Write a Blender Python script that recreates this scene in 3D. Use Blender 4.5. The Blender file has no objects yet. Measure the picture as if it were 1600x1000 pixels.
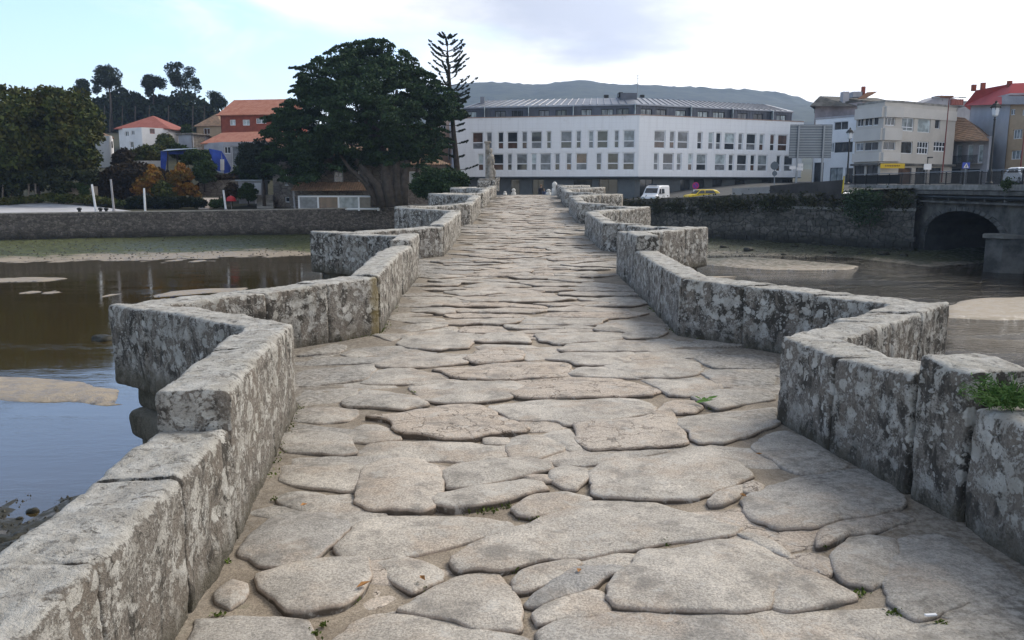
import bpy, math, random
import numpy as np
from mathutils import Vector
random.seed(7); RS=np.random.RandomState(11)
C=bpy.context.scene.collection; SC=bpy.context.scene
# ---------------------------------------------------------------- camera
PITCH=math.radians(9.24); F=1290.0; H=1.65
cam=bpy.data.cameras.new('camera'); camo=bpy.data.objects.new('camera',cam); C.objects.link(camo)
camo.location=(0,0,H); camo.rotation_euler=(math.pi/2-PITCH,0,0)
cam.sensor_width=36; cam.lens=F/1600*36; cam.clip_start=.05; cam.clip_end=9000
SC.camera=camo
# ---------------------------------------------------------------- light
SUN_AZ=52; SUN_EL=42   # azimuth clockwise from +Y (view direction)
sun=bpy.data.lights.new('sun','SUN'); sun.energy=1.45; sun.angle=math.radians(26); sun.color=(1,.93,.82)
so=bpy.data.objects.new('sun',sun); C.objects.link(so)
az=math.radians(SUN_AZ); el=math.radians(SUN_EL)
sd=Vector((math.sin(az)*math.cos(el),math.cos(az)*math.cos(el),math.sin(el)))
so.rotation_euler=sd.to_track_quat('Z','Y').to_euler()
W=bpy.data.worlds.new('World'); SC.world=W; W.use_nodes=True
wt=W.node_tree; wt.nodes.clear()
class NT:
    def __init__(s,t): s.t=t
    def n(s,ty,out=0,**k):
        nd=s.t.nodes.new(ty)
        for a,v in k.items():
            if a.startswith('i_'):
                key=a[2:]; key=int(key) if key.isdigit() else key.replace('_',' ')
                s.set(nd.inputs[key],v)
            else: setattr(nd,a,v)
        return nd
    def set(s,sock,v):
        if isinstance(v,bpy.types.NodeSocket): s.t.links.new(v,sock)
        elif isinstance(v,bpy.types.Node): s.t.links.new(v.outputs[0],sock)
        else:
            if hasattr(sock.default_value,'__len__') and len(sock.default_value)==4 and len(v)==3: v=(*v,1)
            sock.default_value=v
    def math(s,op,a,b=None,c=None,clamp=False):
        nd=s.t.nodes.new('ShaderNodeMath'); nd.operation=op; nd.use_clamp=clamp
        s.set(nd.inputs[0],a)
        if b is not None: s.set(nd.inputs[1],b)
        if c is not None: s.set(nd.inputs[2],c)
        return nd.outputs[0]
    def noise(s,vec,scale,detail=4,rough=.55,dist=0,col=False):
        nd=s.t.nodes.new('ShaderNodeTexNoise'); s.set(nd.inputs['Vector'],vec)
        nd.inputs['Scale'].default_value=scale; nd.inputs['Detail'].default_value=detail
        nd.inputs['Roughness'].default_value=rough; nd.inputs['Distortion'].default_value=dist
        return nd.outputs[1 if col else 0]
    def map(s,v,a,b,c=0.,d=1.):
        nd=s.t.nodes.new('ShaderNodeMapRange'); nd.interpolation_type='SMOOTHSTEP'
        s.set(nd.inputs[0],v)
        for i,x in enumerate((a,b,c,d)): s.set(nd.inputs[i+1],x)
        return nd.outputs[0]
    def mix(s,f,a,b,mode='MIX'):
        nd=s.t.nodes.new('ShaderNodeMix'); nd.data_type='RGBA'; nd.blend_type=mode
        s.set(nd.inputs[0],f); s.set(nd.inputs[6],a); s.set(nd.inputs[7],b)
        return nd.outputs[2]
    def vmul(s,v,m):
        nd=s.t.nodes.new('ShaderNodeVectorMath'); nd.operation='MULTIPLY'; s.set(nd.inputs[0],v); nd.inputs[1].default_value=m
        return nd.outputs[0]
    def sep(s,v):
        nd=s.t.nodes.new('ShaderNodeSeparateXYZ'); s.set(nd.inputs[0],v); return nd.outputs
w=NT(wt)
sky=w.n('ShaderNodeTexSky'); sky.sky_type='NISHITA'; sky.sun_disc=False
sky.sun_elevation=el; sky.sun_rotation=az; sky.air_density=1.2; sky.dust_density=.6; sky.ozone_density=1.3
tc=w.n('ShaderNodeTexCoord'); d3=w.sep(tc.outputs['Generated'])
# clouds on a plane high above: direction / (z+.25)
zz=w.math('ADD',w.math('MAXIMUM',d3[2],0.0),.16)
cx=w.math('DIVIDE',d3[0],zz); cy=w.math('DIVIDE',d3[1],zz)
cv=w.n('ShaderNodeCombineXYZ'); w.set(cv.inputs[0],cx); w.set(cv.inputs[1],cy)
n1=w.noise(cv.outputs[0],.75,7,.58,.3); n2=w.noise(cv.outputs[0],.33,4,.5)
side=w.map(d3[0],-.42,.16)                           # cloud cover grows to the right (east)
def blob(v,sx,sz,r0,r1):
    ex=w.math('MULTIPLY',w.math('SUBTRACT',d3[0],v[0]),sx); ez=w.math('MULTIPLY',w.math('SUBTRACT',d3[2],v[1]),sz)
    return w.map(w.math('SQRT',w.math('ADD',w.math('MULTIPLY',ex,ex),w.math('MULTIPLY',ez,ez))),r0,r1,1,0)
cov=w.math('ADD',w.math('ADD',w.math('MULTIPLY',side,.36),w.math('MULTIPLY',blob((-.22,.215),1,4.2,.02,.24),.22)),w.math('ADD',w.math('MULTIPLY',n1,.8),w.math('MULTIPLY',n2,.35)))
cov=w.math('ADD',w.math('SUBTRACT',cov,w.map(d3[2],.16,.5,0,.2)),w.map(d3[2],.48,.8,0,.5))  # extra overcast overhead, out of view, added to make ambient light less blue
wisp=w.map(w.noise(w.vmul(cv.outputs[0],(1,.7,1)),1.7,7,.62,.6),.5,.78,0,.6)
mask=w.math('MAXIMUM',w.map(cov,.62,.88),wisp)
dark=w.map(w.math('ADD',w.noise(cv.outputs[0],.9,6,.6),w.math('ADD',w.math('MULTIPLY',blob((.09,.20),.8,2.6,.0,.30),.42),w.map(d3[2],.22,.6,0,.25))),.50,.92)
ccol=w.mix(dark,(6.6,6.55,6.5),(3.0,3.2,3.75))
bright=w.math('MULTIPLY',w.map(d3[0],-.2,.35,.95,1.4),w.map(d3[2],.19,.42,1.,.50))
vm=w.n('ShaderNodeVectorMath',operation='SCALE'); w.set(vm.inputs[0],ccol); w.set(vm.inputs[3],bright)
lowk=w.map(d3[2],.22,.6,1,0)
skc=w.mix(mask,w.mix(1.0,sky.outputs[0],w.mix(lowk,(1.2,1.12,1.0),(1.06,1.10,1.30)),'MULTIPLY'),vm.outputs[0])
bg=w.n('ShaderNodeBackground'); w.set(bg.inputs[0],skc); bg.inputs[1].default_value=.1
wo=w.n('ShaderNodeOutputWorld'); wt.links.new(bg.outputs[0],wo.inputs[0])
SC.view_settings.view_transform='Standard'; SC.view_settings.look='None'
SC.view_settings.exposure=1.2; SC.view_settings.gamma=1; SC.view_settings.use_curve_mapping=False
SC.render.engine='CYCLES'; SC.cycles.use_denoising=True; SC.cycles.max_bounces=6
SC.cycles.volume_bounces=0; SC.cycles.transparent_max_bounces=6; SC.cycles.caustics_reflective=False; SC.cycles.caustics_refractive=False

# ---------------------------------------------------------------- geometry helpers
cP,sP=math.cos(PITCH),math.sin(PITCH)
def ray(px,py):
    u=(px-800)/F; v=(500-py)/F
    return (u,cP+v*sP,-sP+v*cP)
def at(px,py,Y):
    d=ray(px,py); t=Y/d[1]; return Vector((d[0]*t,Y,H+d[2]*t))
def atz(px,py,z):
    d=ray(px,py); t=(z-H)/d[2]; return Vector((d[0]*t,d[1]*t,z))
KY=[0,8,13,17,21,25,32,40,48,53,60,75,92,110]; KZ=[0,0,.07,.18,.3,.43,.70,.90,1.04,1.05,.9,.2,-.65,-.7]
def zd(y): return float(np.interp(y,KY,KZ))
def ondeck(px,py,h=0):
    d=ray(px,py); t=1.5
    while t<80:
        y=d[1]*t; z=H+d[2]*t
        if z<zd(y)+h: break
        t*=1.0015
    return Vector((d[0]*t,d[1]*t,0))
def hash3(i,seed):
    i=i.astype(np.int64)
    h=(i[...,0]*73856093)^(i[...,1]*19349663)^(i[...,2]*83492791)^(seed*2654435)
    h=(h^(h>>13))*1274126177; h&=0x7fffffff; h=(h^(h>>15))*2246822519; h&=0x7fffffff
    return ((h>>3)&0xffff)/65535.0
def vnoise(p,f,seed=0):
    q=np.asarray(p,float)*f+seed*13.37+1000.; i=np.floor(q); r=q-i; r=r*r*(3-2*r); out=0
    for a in (0,1):
        for b in (0,1):
            for c in (0,1):
                wgt=(r[...,0] if a else 1-r[...,0])*(r[...,1] if b else 1-r[...,1])*(r[...,2] if c else 1-r[...,2])
                out=out+wgt*hash3(i+np.array([a,b,c]),seed)
    return out*2-1
def fbm(p,f,o=4,seed=0,g=.5):
    s=0;a=1
    for k in range(o): s=s+a*vnoise(p,f*2**k,seed+k); a*=g
    return s
def root_loc(p):
    v=Vector((0,0,0))
    while p is not None: v=v+Vector(p.location); p=p.parent
    return v
def link(name,me,parent=None,mat=None):
    o=bpy.data.objects.new(name,me); C.objects.link(o)
    if parent is not None: o.parent=parent
    if mat is not None: me.materials.append(mat)
    return o
def mk(name,V,Fc,mat,parent=None,smooth=False):
    V=np.asarray(V,float).reshape(-1,3)
    if parent is not None: V=V-np.array(root_loc(parent))
    me=bpy.data.meshes.new(name)
    if isinstance(Fc,np.ndarray):
        n,k=Fc.shape
        me.vertices.add(len(V)); me.vertices.foreach_set('co',V.ravel())
        me.loops.add(n*k); me.loops.foreach_set('vertex_index',Fc.ravel().astype(np.int32))
        me.polygons.add(n); me.polygons.foreach_set('loop_start',np.arange(0,n*k,k,dtype=np.int32))
        me.polygons.foreach_set('loop_total',np.full(n,k,dtype=np.int32)); me.update(calc_edges=True); me.validate()
    else: me.from_pydata(V.tolist(),[],[list(f) for f in Fc]); me.update()
    if smooth: me.polygons.foreach_set('use_smooth',[True]*len(me.polygons))
    return link(name,me,parent,mat)
def tag(o,label=None,cat=None,group=None,kind=None):
    if label: o['label']=label
    if cat: o['category']=cat
    if group: o['group']=group
    if kind: o['kind']=kind
    return o
def thing(name,loc,label,cat,group=None):
    o=bpy.data.objects.new(name,None); C.objects.link(o); o.location=loc; o.empty_display_size=.3
    return tag(o,label,cat,group)
def struct(o): o['kind']='structure'; return o
def copy_tree(o,parent=None):
    c=o.copy(); C.objects.link(c); c.parent=parent
    for ch in list(o.children): copy_tree(ch,c)
    return c
class MB:
    def __init__(s): s.v=[]; s.f=[]
    def add(s,V,Fc):
        b=len(s.v); s.v+= [tuple(x) for x in V]; s.f+=[tuple(b+i for i in f) for f in Fc]; return s
    def box(s,c,d,rz=0,bev=0):
        x,y,z=d[0]/2,d[1]/2,d[2]/2; co,si=math.cos(rz),math.sin(rz); V=[]
        for a in (-1,1):
            for b in (-1,1):
                for e in (-1,1):
                    X,Y=a*x,b*y; V.append((c[0]+X*co-Y*si,c[1]+X*si+Y*co,c[2]+e*z))
        return s.add(V,[(0,1,3,2),(4,6,7,5),(0,4,5,1),(2,3,7,6),(0,2,6,4),(1,5,7,3)])
    def tube(s,pts,rad,n=8,cap=True):
        pts=[Vector(p) for p in pts]
        if not hasattr(rad,'__len__'): rad=[rad]*len(pts)
        V=[];Fc=[];up=Vector((0,0,1))
        for i,p in enumerate(pts):
            d=(pts[min(i+1,len(pts)-1)]-pts[max(i-1,0)]).normalized()
            r=Vector((1,0,0)) if abs(d.z)>.9 else up
            u=d.cross(r).normalized(); v=d.cross(u)
            for k in range(n):
                a=2*math.pi*k/n; V.append(p+(u*math.cos(a)+v*math.sin(a))*rad[i])
        for i in range(len(pts)-1):
            for k in range(n):
                a,b=i*n+k,i*n+(k+1)%n; Fc.append((a,b,b+n,a+n))
        if cap: Fc.append(tuple(range(n-1,-1,-1))); Fc.append(tuple((len(pts)-1)*n+k for k in range(n)))
        return s.add(V,Fc)
    def lathe(s,c,prof,n=12):
        V=[];Fc=[]
        for r,z in prof:
            for k in range(n):
                a=2*math.pi*k/n; V.append((c[0]+r*math.cos(a),c[1]+r*math.sin(a),c[2]+z))
        for i in range(len(prof)-1):
            for k in range(n):
                a,b=i*n+k,i*n+(k+1)%n; Fc.append((a,b,b+n,a+n))
        Fc.append(tuple(range(n-1,-1,-1))); Fc.append(tuple((len(prof)-1)*n+k for k in range(n)))
        return s.add(V,Fc)
    def prism(s,poly,z0,z1):
        n=len(poly); ar=sum(poly[i][0]*poly[(i+1)%n][1]-poly[(i+1)%n][0]*poly[i][1] for i in range(n))
        if ar<0: poly=poly[::-1]
        V=[(p[0],p[1],z0) for p in poly]+[(p[0],p[1],z1) for p in poly]
        Fc=[tuple(range(n-1,-1,-1)),tuple(range(n,2*n))]+[(i,(i+1)%n,n+(i+1)%n,n+i) for i in range(n)]
        return s.add(V,Fc)
    def quad(s,a,b,c,d): return s.add([a,b,c,d],[(0,1,2,3)])
    def build(s,name,mat,parent=None,smooth=False):
        return mk(name,np.array(s.v) if s.v else np.zeros((0,3)),s.f,mat,parent,smooth)
def ellipsoid(c,r,nu=12,nv=8):
    V=[(c[0],c[1],c[2]-r[2])];Fc=[]
    for j in range(1,nv):
        t=math.pi*j/nv
        for i in range(nu):
            a=2*math.pi*i/nu; V.append((c[0]+r[0]*math.sin(t)*math.cos(a),c[1]+r[1]*math.sin(t)*math.sin(a),c[2]-r[2]*math.cos(t)))
    V.append((c[0],c[1],c[2]+r[2])); L=len(V)-1
    for i in range(nu):
        Fc.append((0,1+(i+1)%nu,1+i)); b=1+(nv-2)*nu; Fc.append((b+i,b+(i+1)%nu,L))
        for j in range(nv-2):
            a=1+j*nu; Fc.append((a+i,a+(i+1)%nu,a+nu+(i+1)%nu,a+nu+i))
    return V,Fc

# ---------------------------------------------------------------- materials
def material(name,fn,rough=.9):
    m=bpy.data.materials.new(name); m.use_nodes=True; t=m.node_tree; b=t.nodes['Principled BSDF']
    b.inputs['Roughness'].default_value=rough; b.inputs['Specular IOR Level'].default_value=.3
    fn(NT(t),b); return m
def bump(g,b,h,strength=.5,dist=.02):
    nd=g.n('ShaderNodeBump'); nd.inputs['Strength'].default_value=strength; nd.inputs['Distance'].default_value=dist
    g.set(nd.inputs['Height'],h); g.set(b.inputs['Normal'],nd.outputs[0])
def pos(g): return g.n('ShaderNodeNewGeometry').outputs['Position']
def plain(name,col,rough=.7,var=.25,scale=2.,metal=0,bmp=0,bs=30):
    def fn(g,b):
        n=g.noise(pos(g),scale,6,.65); c=tuple(max(0,x) for x in col)
        g.set(b.inputs['Base Color'],g.mix(g.map(n,.3,.7),tuple(x*(1-var) for x in c),tuple(min(1,x*(1+var)) for x in c)))
        b.inputs['Metallic'].default_value=metal
        if bmp: bump(g,b,g.noise(pos(g),bs,3),.6,bmp)
    return material(name,fn,rough)
def m_wall(g,b):
    p=pos(g); nrm=g.sep(g.n('ShaderNodeNewGeometry').outputs['Normal'])
    rnd=g.n('ShaderNodeObjectInfo').outputs['Random']
    big=g.noise(p,2.2,5,.6); mid=g.noise(p,9,8,.68); fine=g.noise(p,75,5,.7)
    pv=g.vmul(p,(1,1,.45)); st=g.noise(pv,7.5,8,.68,.6)
    col=g.mix(g.map(fine,.32,.68),(.125,.11,.092),(.29,.262,.228))
    col=g.mix(g.map(big,.35,.7,0,.6),col,(.20,.165,.13))
    ori_shade=g.math('MULTIPLY',g.math('MAXIMUM',g.math('MULTIPLY',nrm[1],-1.0),0.0),.08)  # crust darkened on camera-facing sides: their shade put into the colour
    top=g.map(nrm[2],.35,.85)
    dk=g.math('SUBTRACT',g.math('ADD',st,ori_shade),g.math('MULTIPLY',top,.085))
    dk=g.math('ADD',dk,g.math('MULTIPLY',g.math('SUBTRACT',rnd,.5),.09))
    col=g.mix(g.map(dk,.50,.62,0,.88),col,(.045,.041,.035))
    # pale crusty lichen patches: warped voronoi discs and broad noise
    wp=g.n('ShaderNodeVectorMath',operation='ADD'); g.set(wp.inputs[0],p)
    wn=g.noise(p,9,4,.6,0,True); sc=g.n('ShaderNodeVectorMath',operation='SCALE'); g.set(sc.inputs[0],wn); sc.inputs[3].default_value=.11
    g.set(wp.inputs[1],sc.outputs[0])
    v=g.n('ShaderNodeTexVoronoi'); g.set(v.inputs['Vector'],wp.outputs[0]); v.inputs['Scale'].default_value=10
    vr=g.sep(v.outputs['Color'])[0]
    spot=g.math('SUBTRACT',g.math('MULTIPLY',vr,.52),v.outputs['Distance'])
    spot=g.map(g.math('ADD',spot,g.math('MULTIPLY',g.math('SUBTRACT',fine,.5),.25)),-.02,.07)
    v2=g.n('ShaderNodeTexVoronoi'); g.set(v2.inputs['Vector'],wp.outputs[0]); v2.inputs['Scale'].default_value=27
    s2=g.map(g.math('SUBTRACT',g.math('MULTIPLY',g.sep(v2.outputs['Color'])[1],.46),v2.outputs['Distance']),-.02,.06)
    pale=g.math('ADD',g.noise(p,6.5,9,.7,.8),g.math('MULTIPLY',top,.12))
    pm=g.map(g.math('ADD',pale,g.math('ADD',g.math('MULTIPLY',top,.05),g.math('MULTIPLY',g.math('SUBTRACT',fine,.5),.35))),.49,.59,0,.95)
    low=g.map(g.math('ADD',g.sep(p)[2],g.math('MULTIPLY',mid,.3)),.12,.45,.25,1)
    pm=g.math('MAXIMUM',pm,g.math('MAXIMUM',spot,g.math('MULTIPLY',s2,.8)),None)
    pm=g.math('MULTIPLY',pm,low)
    lc=g.mix(g.map(mid,.4,.65),(.42,.395,.35),(.62,.60,.55))
    lc=g.mix(g.map(big,.5,.75,0,.4),lc,(.42,.40,.33))
    col=g.mix(g.math('MULTIPLY',pm,.86),col,lc)
    speck=g.math('MAXIMUM',g.map(g.noise(p,38,6,.75),.57,.66,0,.8),g.math('MULTIPLY',top,g.map(g.noise(p,12,7,.75,.4),.54,.62,0,.6)))
    col=g.mix(speck,col,(.06,.055,.045))
    moss=g.map(g.noise(p,1.7,6,.7),.64,.76,0,.55)
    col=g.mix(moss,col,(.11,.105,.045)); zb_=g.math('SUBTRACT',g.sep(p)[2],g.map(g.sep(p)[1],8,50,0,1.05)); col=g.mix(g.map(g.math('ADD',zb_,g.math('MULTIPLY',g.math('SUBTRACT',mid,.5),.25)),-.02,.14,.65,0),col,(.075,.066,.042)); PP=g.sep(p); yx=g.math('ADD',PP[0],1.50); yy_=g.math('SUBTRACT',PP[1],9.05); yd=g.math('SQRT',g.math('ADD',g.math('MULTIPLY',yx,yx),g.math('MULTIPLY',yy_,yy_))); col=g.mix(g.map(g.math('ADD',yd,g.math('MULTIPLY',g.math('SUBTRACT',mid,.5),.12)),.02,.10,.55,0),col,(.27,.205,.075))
    g.set(b.inputs['Base Color'],col)
    hh=g.math('ADD',g.math('MULTIPLY',mid,.9),g.math('MULTIPLY',fine,.35)); hh=g.math('ADD',hh,g.math('MULTIPLY',pm,.12))
    bump(g,b,g.math('ADD',hh,g.math('MULTIPLY',g.noise(p,30,5,.75),.7)),.9,.034)
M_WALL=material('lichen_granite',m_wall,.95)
def m_pave(g,b):
    p=pos(g); P=g.sep(p); rnd=g.n('ShaderNodeObjectInfo').outputs['Random']
    at_=g.n('ShaderNodeAttribute',attribute_name='edge').outputs['Fac']; rv=g.n('ShaderNodeAttribute',attribute_name='tone').outputs['Fac']
    big=g.noise(p,2.6,6,.62); mid=g.noise(p,11,6,.65); fine=g.noise(p,95,5,.8); spk=g.noise(p,210,2,.6)
    c=g.mix(g.map(big,.33,.68),(.375,.34,.292),(.54,.49,.42))
    c=g.mix(g.map(rv,.55,1,0,.75),c,(.49,.405,.325))
    c=g.mix(g.map(rv,.0,.35,.75,0),c,(.28,.272,.258))
    c=g.mix(g.map(mid,.55,.75,0,.4),c,(.215,.20,.18))
    c=g.mix(g.map(g.noise(p,1.9,6,.65),.48,.64,0,.6),c,(.40,.32,.245)); c=g.mix(g.map(g.noise(g.vmul(p,(1.,1.,1.)),3.3,7,.7),.54,.66,0,.45),c,(.24,.225,.20))
    c=g.mix(g.map(fine,.35,.65,.0,1),g.mix(1.0,c,(.58,.58,.59),'MULTIPLY'),g.mix(1.0,c,(1.3,1.3,1.3),'MULTIPLY'))
    c=g.mix(g.map(spk,.64,.72,0,.5),c,(.06,.055,.05))
    e=g.map(g.math('ADD',at_,g.math('MULTIPLY',g.math('SUBTRACT',mid,.5),.5)),.1,.75); c=g.mix(g.math('MULTIPLY',e,.55),c,(.36,.27,.20)); c=g.mix(g.map(at_,.80,1.0,0,.9),c,(.06,.046,.034))
    fz=g.n('ShaderNodeTexVoronoi',feature='DISTANCE_TO_EDGE'); fw_=g.n('ShaderNodeVectorMath',operation='ADD'); g.set(fw_.inputs[0],g.vmul(p,(1,1.6,1))); fs=g.n('ShaderNodeVectorMath',operation='SCALE'); g.set(fs.inputs[0],g.noise(p,4,4,.6,0,True)); fs.inputs[3].default_value=.5; g.set(fw_.inputs[1],fs.outputs[0]); g.set(fz.inputs['Vector'],fw_.outputs[0]); fz.inputs['Scale'].default_value=3.1
    fis=g.math('MULTIPLY',g.map(fz.outputs['Distance'],.004,.022,1,0),g.map(rv,.74,.86)); c=g.mix(g.math('MULTIPLY',fis,.7),c,(.12,.09,.065))
    c=g.mix(g.map(g.noise(p,4.5,7,.7),.50,.66,0,.62),c,(.175,.16,.14)); c=g.mix(g.map(g.noise(p,7.5,8,.75,.5),.55,.63,0,.5),c,(.50,.475,.43)); c=g.mix(g.map(g.noise(p,17,7,.75),.60,.68,0,.6),c,(.10,.092,.08))
    # dark lichen crust towards the parapets, where nobody walks
    off=g.math('ABSOLUTE',g.math('SUBTRACT',P[0],g.math('ADD',g.math('MULTIPLY',P[1],.012),.18)))
    cr=g.map(g.math('ADD',off,g.math('MULTIPLY',g.math('SUBTRACT',g.noise(p,1.6,5,.65),.5),2.4)),.95,2.1,0,1)
    cl=g.mix(g.map(g.noise(p,24,8,.75),.40,.60),(.085,.078,.068),(.34,.325,.295))
    c=g.mix(g.math('MULTIPLY',cr,.72),c,cl)
    g.set(b.inputs['Base Color'],c)
    h=g.math('ADD',g.math('MULTIPLY',g.math('SUBTRACT',mid,fis),.8),g.math('ADD',g.math('MULTIPLY',fine,.22),g.math('MULTIPLY',big,1.)))
    bump(g,b,h,.7,.022)
M_PAVE=material('worn_granite_paving',m_pave,.9)
def m_dirt(g,b):
    p=pos(g); big=g.noise(p,2.5,6,.65); fine=g.noise(p,90,5,.8); v=g.n('ShaderNodeTexVoronoi'); g.set(v.inputs['Vector'],p); v.inputs['Scale'].default_value=160
    c=g.mix(g.map(big,.35,.65),(.235,.195,.15),(.36,.305,.24))
    c=g.mix(g.map(fine,.35,.65),g.mix(1.0,c,(.6,.58,.55),'MULTIPLY'),g.mix(1.0,c,(1.2,1.2,1.2),'MULTIPLY'))
    c=g.mix(g.map(g.noise(p,5,6,.7),.60,.72,0,.5),c,(.09,.10,.04))
    P=g.sep(p); off=g.math('ABSOLUTE',g.math('SUBTRACT',P[0],g.math('ADD',g.math('MULTIPLY',P[1],.012),.18))); cr=g.map(g.math('ADD',off,g.math('MULTIPLY',g.math('SUBTRACT',g.noise(p,1.6,5,.65),.5),2.4)),.95,2.1,0,1); c=g.mix(g.math('MULTIPLY',cr,.7),c,g.mix(g.map(g.noise(p,24,8,.75),.40,.60),(.10,.088,.072),(.27,.25,.22)))
    g.set(b.inputs['Base Color'],c); bump(g,b,g.math('ADD',fine,g.math('MULTIPLY',v.outputs['Distance'],.3)),.5,.007)
M_DIRT=material('sandy_joint_dirt',m_dirt,.95)
def m_rubble(name,c0,c1,c2,scale=1.6,lowdark=None,brick=True):
    def fn(g,b):
        p=pos(g); wv=g.vmul(p,(1,1,1.9))
        v=g.n('ShaderNodeTexVoronoi',feature='DISTANCE_TO_EDGE'); g.set(v.inputs['Vector'],wv); v.inputs['Scale'].default_value=scale
        v2=g.n('ShaderNodeTexVoronoi'); g.set(v2.inputs['Vector'],wv); v2.inputs['Scale'].default_value=scale
        c=g.mix(g.sep(v2.outputs['Color'])[0],c0,c1)
        c=g.mix(g.map(g.noise(p,3,6,.7),.4,.7),c,c2)
        c=g.mix(g.map(v.outputs['Distance'],0,.08,.75,0),c,tuple(x*.35 for x in c0))
        if lowdark is not None:
            k=g.map(g.math('ADD',g.sep(p)[2],g.math('MULTIPLY',g.noise(p,.8,4),1.3)),lowdark-.3,lowdark+1.,.9,0)
            c=g.mix(k,c,(.025,.024,.018))
        g.set(b.inputs['Base Color'],c); bump(g,b,v.outputs['Distance'],.8,.15)
    return material(name,fn,.95)
M_QUAY=m_rubble('quay_rubble',(.10,.09,.08),(.24,.21,.185),(.07,.065,.055),2.8,-3.1)
M_OLDW=m_rubble('old_house_stone',(.17,.145,.12),(.27,.235,.20),(.15,.13,.11),1.3)
M_RWALL=m_rubble('right_quay_stone',(.085,.078,.065),(.18,.16,.135),(.045,.042,.032),.9,-2.9)
M_CONC=plain('bridge_concrete',(.23,.22,.20),.9,.4,1.2,0,.03,4)
M_CONCD=plain('stained_concrete',(.10,.095,.085),.9,.5,.9,0,.03,4)
M_PIER=m_rubble('pier_granite',(.12,.11,.095),(.24,.22,.19),(.07,.065,.055),1.1,-3.0)
M_WHITE=plain('white_render',(.74,.745,.76),.7,.05,.4)
def m_panel(g,b):
    p=pos(g); w_=g.vmul(p,(1.,1.,1.)); P=g.sep(p)
    def line(v,per,wd): return g.map(g.math('ABSOLUTE',g.math('SUBTRACT',g.math('FRACT',g.math('DIVIDE',v,per)),.5)),.5-wd,.5,0,1)
    L=g.math('MAXIMUM',line(P[0],.92,.03),line(P[2],.62,.04))
    c=g.mix(g.map(g.noise(g.vmul(p,(1,1,.12)),1.6,6,.65),.45,.75,0,.4),(.80,.80,.81),(.62,.61,.61))
    c=g.mix(g.math('MULTIPLY',L,.25),c,(.4,.4,.42))
    n=g.math('MULTIPLY',g.map(P[2],9.6,10.9),g.map(g.noise(p,.5,6,.7),.56,.68)); c=g.mix(g.math('MULTIPLY',n,.5),c,(.3,.26,.22))
    g.set(b.inputs['Base Color'],c)
M_PANEL=material('white_stone_panels',m_panel,.55)
M_ATTIC=plain('dark_zinc_siding',(.10,.11,.135),.5,.15,1,.2)
M_ZINC=plain('zinc_roof',(.26,.275,.31),.45,.15,.5,.35)
M_ZRIB=plain('zinc_rib',(.17,.18,.21),.45,.1,.5,.35)
M_DGREY=plain('dark_grey_cladding',(.11,.125,.135),.6,.15,.6)
M_BLACK=plain('black_metal',(.018,.02,.02),.5,.2)
M_DARK=plain('dark_interior',(.012,.012,.014),.9,.2)
M_GRAYM=plain('grey_metal',(.23,.25,.27),.45,.1,1,.4)
M_SIGNB=plain('sign_back_aluminium',(.13,.155,.18),.5,.1,.5,.3)
M_CREAM=plain('cream_render',(.47,.435,.39),.85,.08,.4)
M_CREAM2=plain('cream_render_pale',(.53,.50,.46),.85,.06,.4)
M_PEACH=plain('peach_render',(.52,.38,.29),.85,.08,.4)
M_TAN=plain('tan_tile_facade',(.42,.31,.20),.8,.1,.6)
M_BROWN=plain('rust_brown_cladding',(.17,.075,.035),.8,.15,.5)
M_BRICK=plain('red_brick',(.23,.06,.035),.85,.2,1.5)
M_GREYW=plain('weathered_grey_wall',(.34,.33,.345),.9,.15,.5)
M_DIRTYW=plain('dirty_pinkish_wall',(.29,.25,.25),.9,.3,.4)
M_HOUSEW=plain('whitewashed_wall',(.68,.66,.65),.85,.08,.5)
def m_tile(name,a,bb):
    def fn(g,b):
        p=pos(g); P=g.sep(p)
        st=g.math('SINE',g.math('MULTIPLY',P[0],22.)); c=g.mix(g.map(g.noise(p,1.1,8,.75),.35,.65),a,bb)
        c=g.mix(g.map(st,-1,1,0,.25),c,tuple(x*.5 for x in a)); g.set(b.inputs['Base Color'],c); bump(g,b,st,.6,.05)
    return material(name,fn,.85)
M_TILE=m_tile('orange_roof_tiles',(.34,.12,.07),(.44,.20,.13))
M_TILER=m_tile('red_roof_tiles',(.26,.075,.055),(.34,.12,.09))
M_TILEO=m_tile('mossy_old_tiles',(.20,.14,.09),(.36,.22,.14))
M_REDR=plain('red_painted_roof',(.42,.075,.07),.7,.12,.3)
def m_glass(name,col,rough=.08,spec=.6):
    def fn(g,b):
        n=g.noise(pos(g),1.3,2); g.set(b.inputs['Base Color'],g.mix(g.map(n,.3,.7),tuple(x*.6 for x in col),tuple(min(1,x*1.3) for x in col)))
        b.inputs['Specular IOR Level'].default_value=spec
    return material(name,fn,rough)
G_DARK=m_glass('dark_window_glass',(.035,.04,.045)); G_CURT=m_glass('curtained_glass',(.24,.27,.28),.25)
G_BLIND=m_glass('glass_with_blind',(.40,.46,.47),.3); G_BROWN=m_glass('glass_brown_interior',(.10,.06,.045)); G_GREY=m_glass('grey_shutter_glass',(.17,.18,.19),.3)
M_FRAMEW=plain('white_frame',(.72,.73,.75),.5,.04)
M_TRUNK=plain('bark',(.045,.036,.030),.95,.35,3,0,.05,6)
M_TRUNKG=plain('grey_bark',(.075,.062,.052),.95,.3,2,0,.05,6)
def leafmat(name,cols,trans=.18):
    def fn(g,b):
        geo=g.n('ShaderNodeNewGeometry'); r=geo.outputs['Random Per Island']
        c=g.mix(r,cols[0],cols[1]); k=g.map(g.noise(geo.outputs['Position'],.45,3,.6),.42,.62)
        c=g.mix(g.math('MULTIPLY',k,.7),c,cols[2]); g.set(b.inputs['Base Color'],c)
        b.inputs['Specular IOR Level'].default_value=.12
    return material(name,fn,.75)
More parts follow.
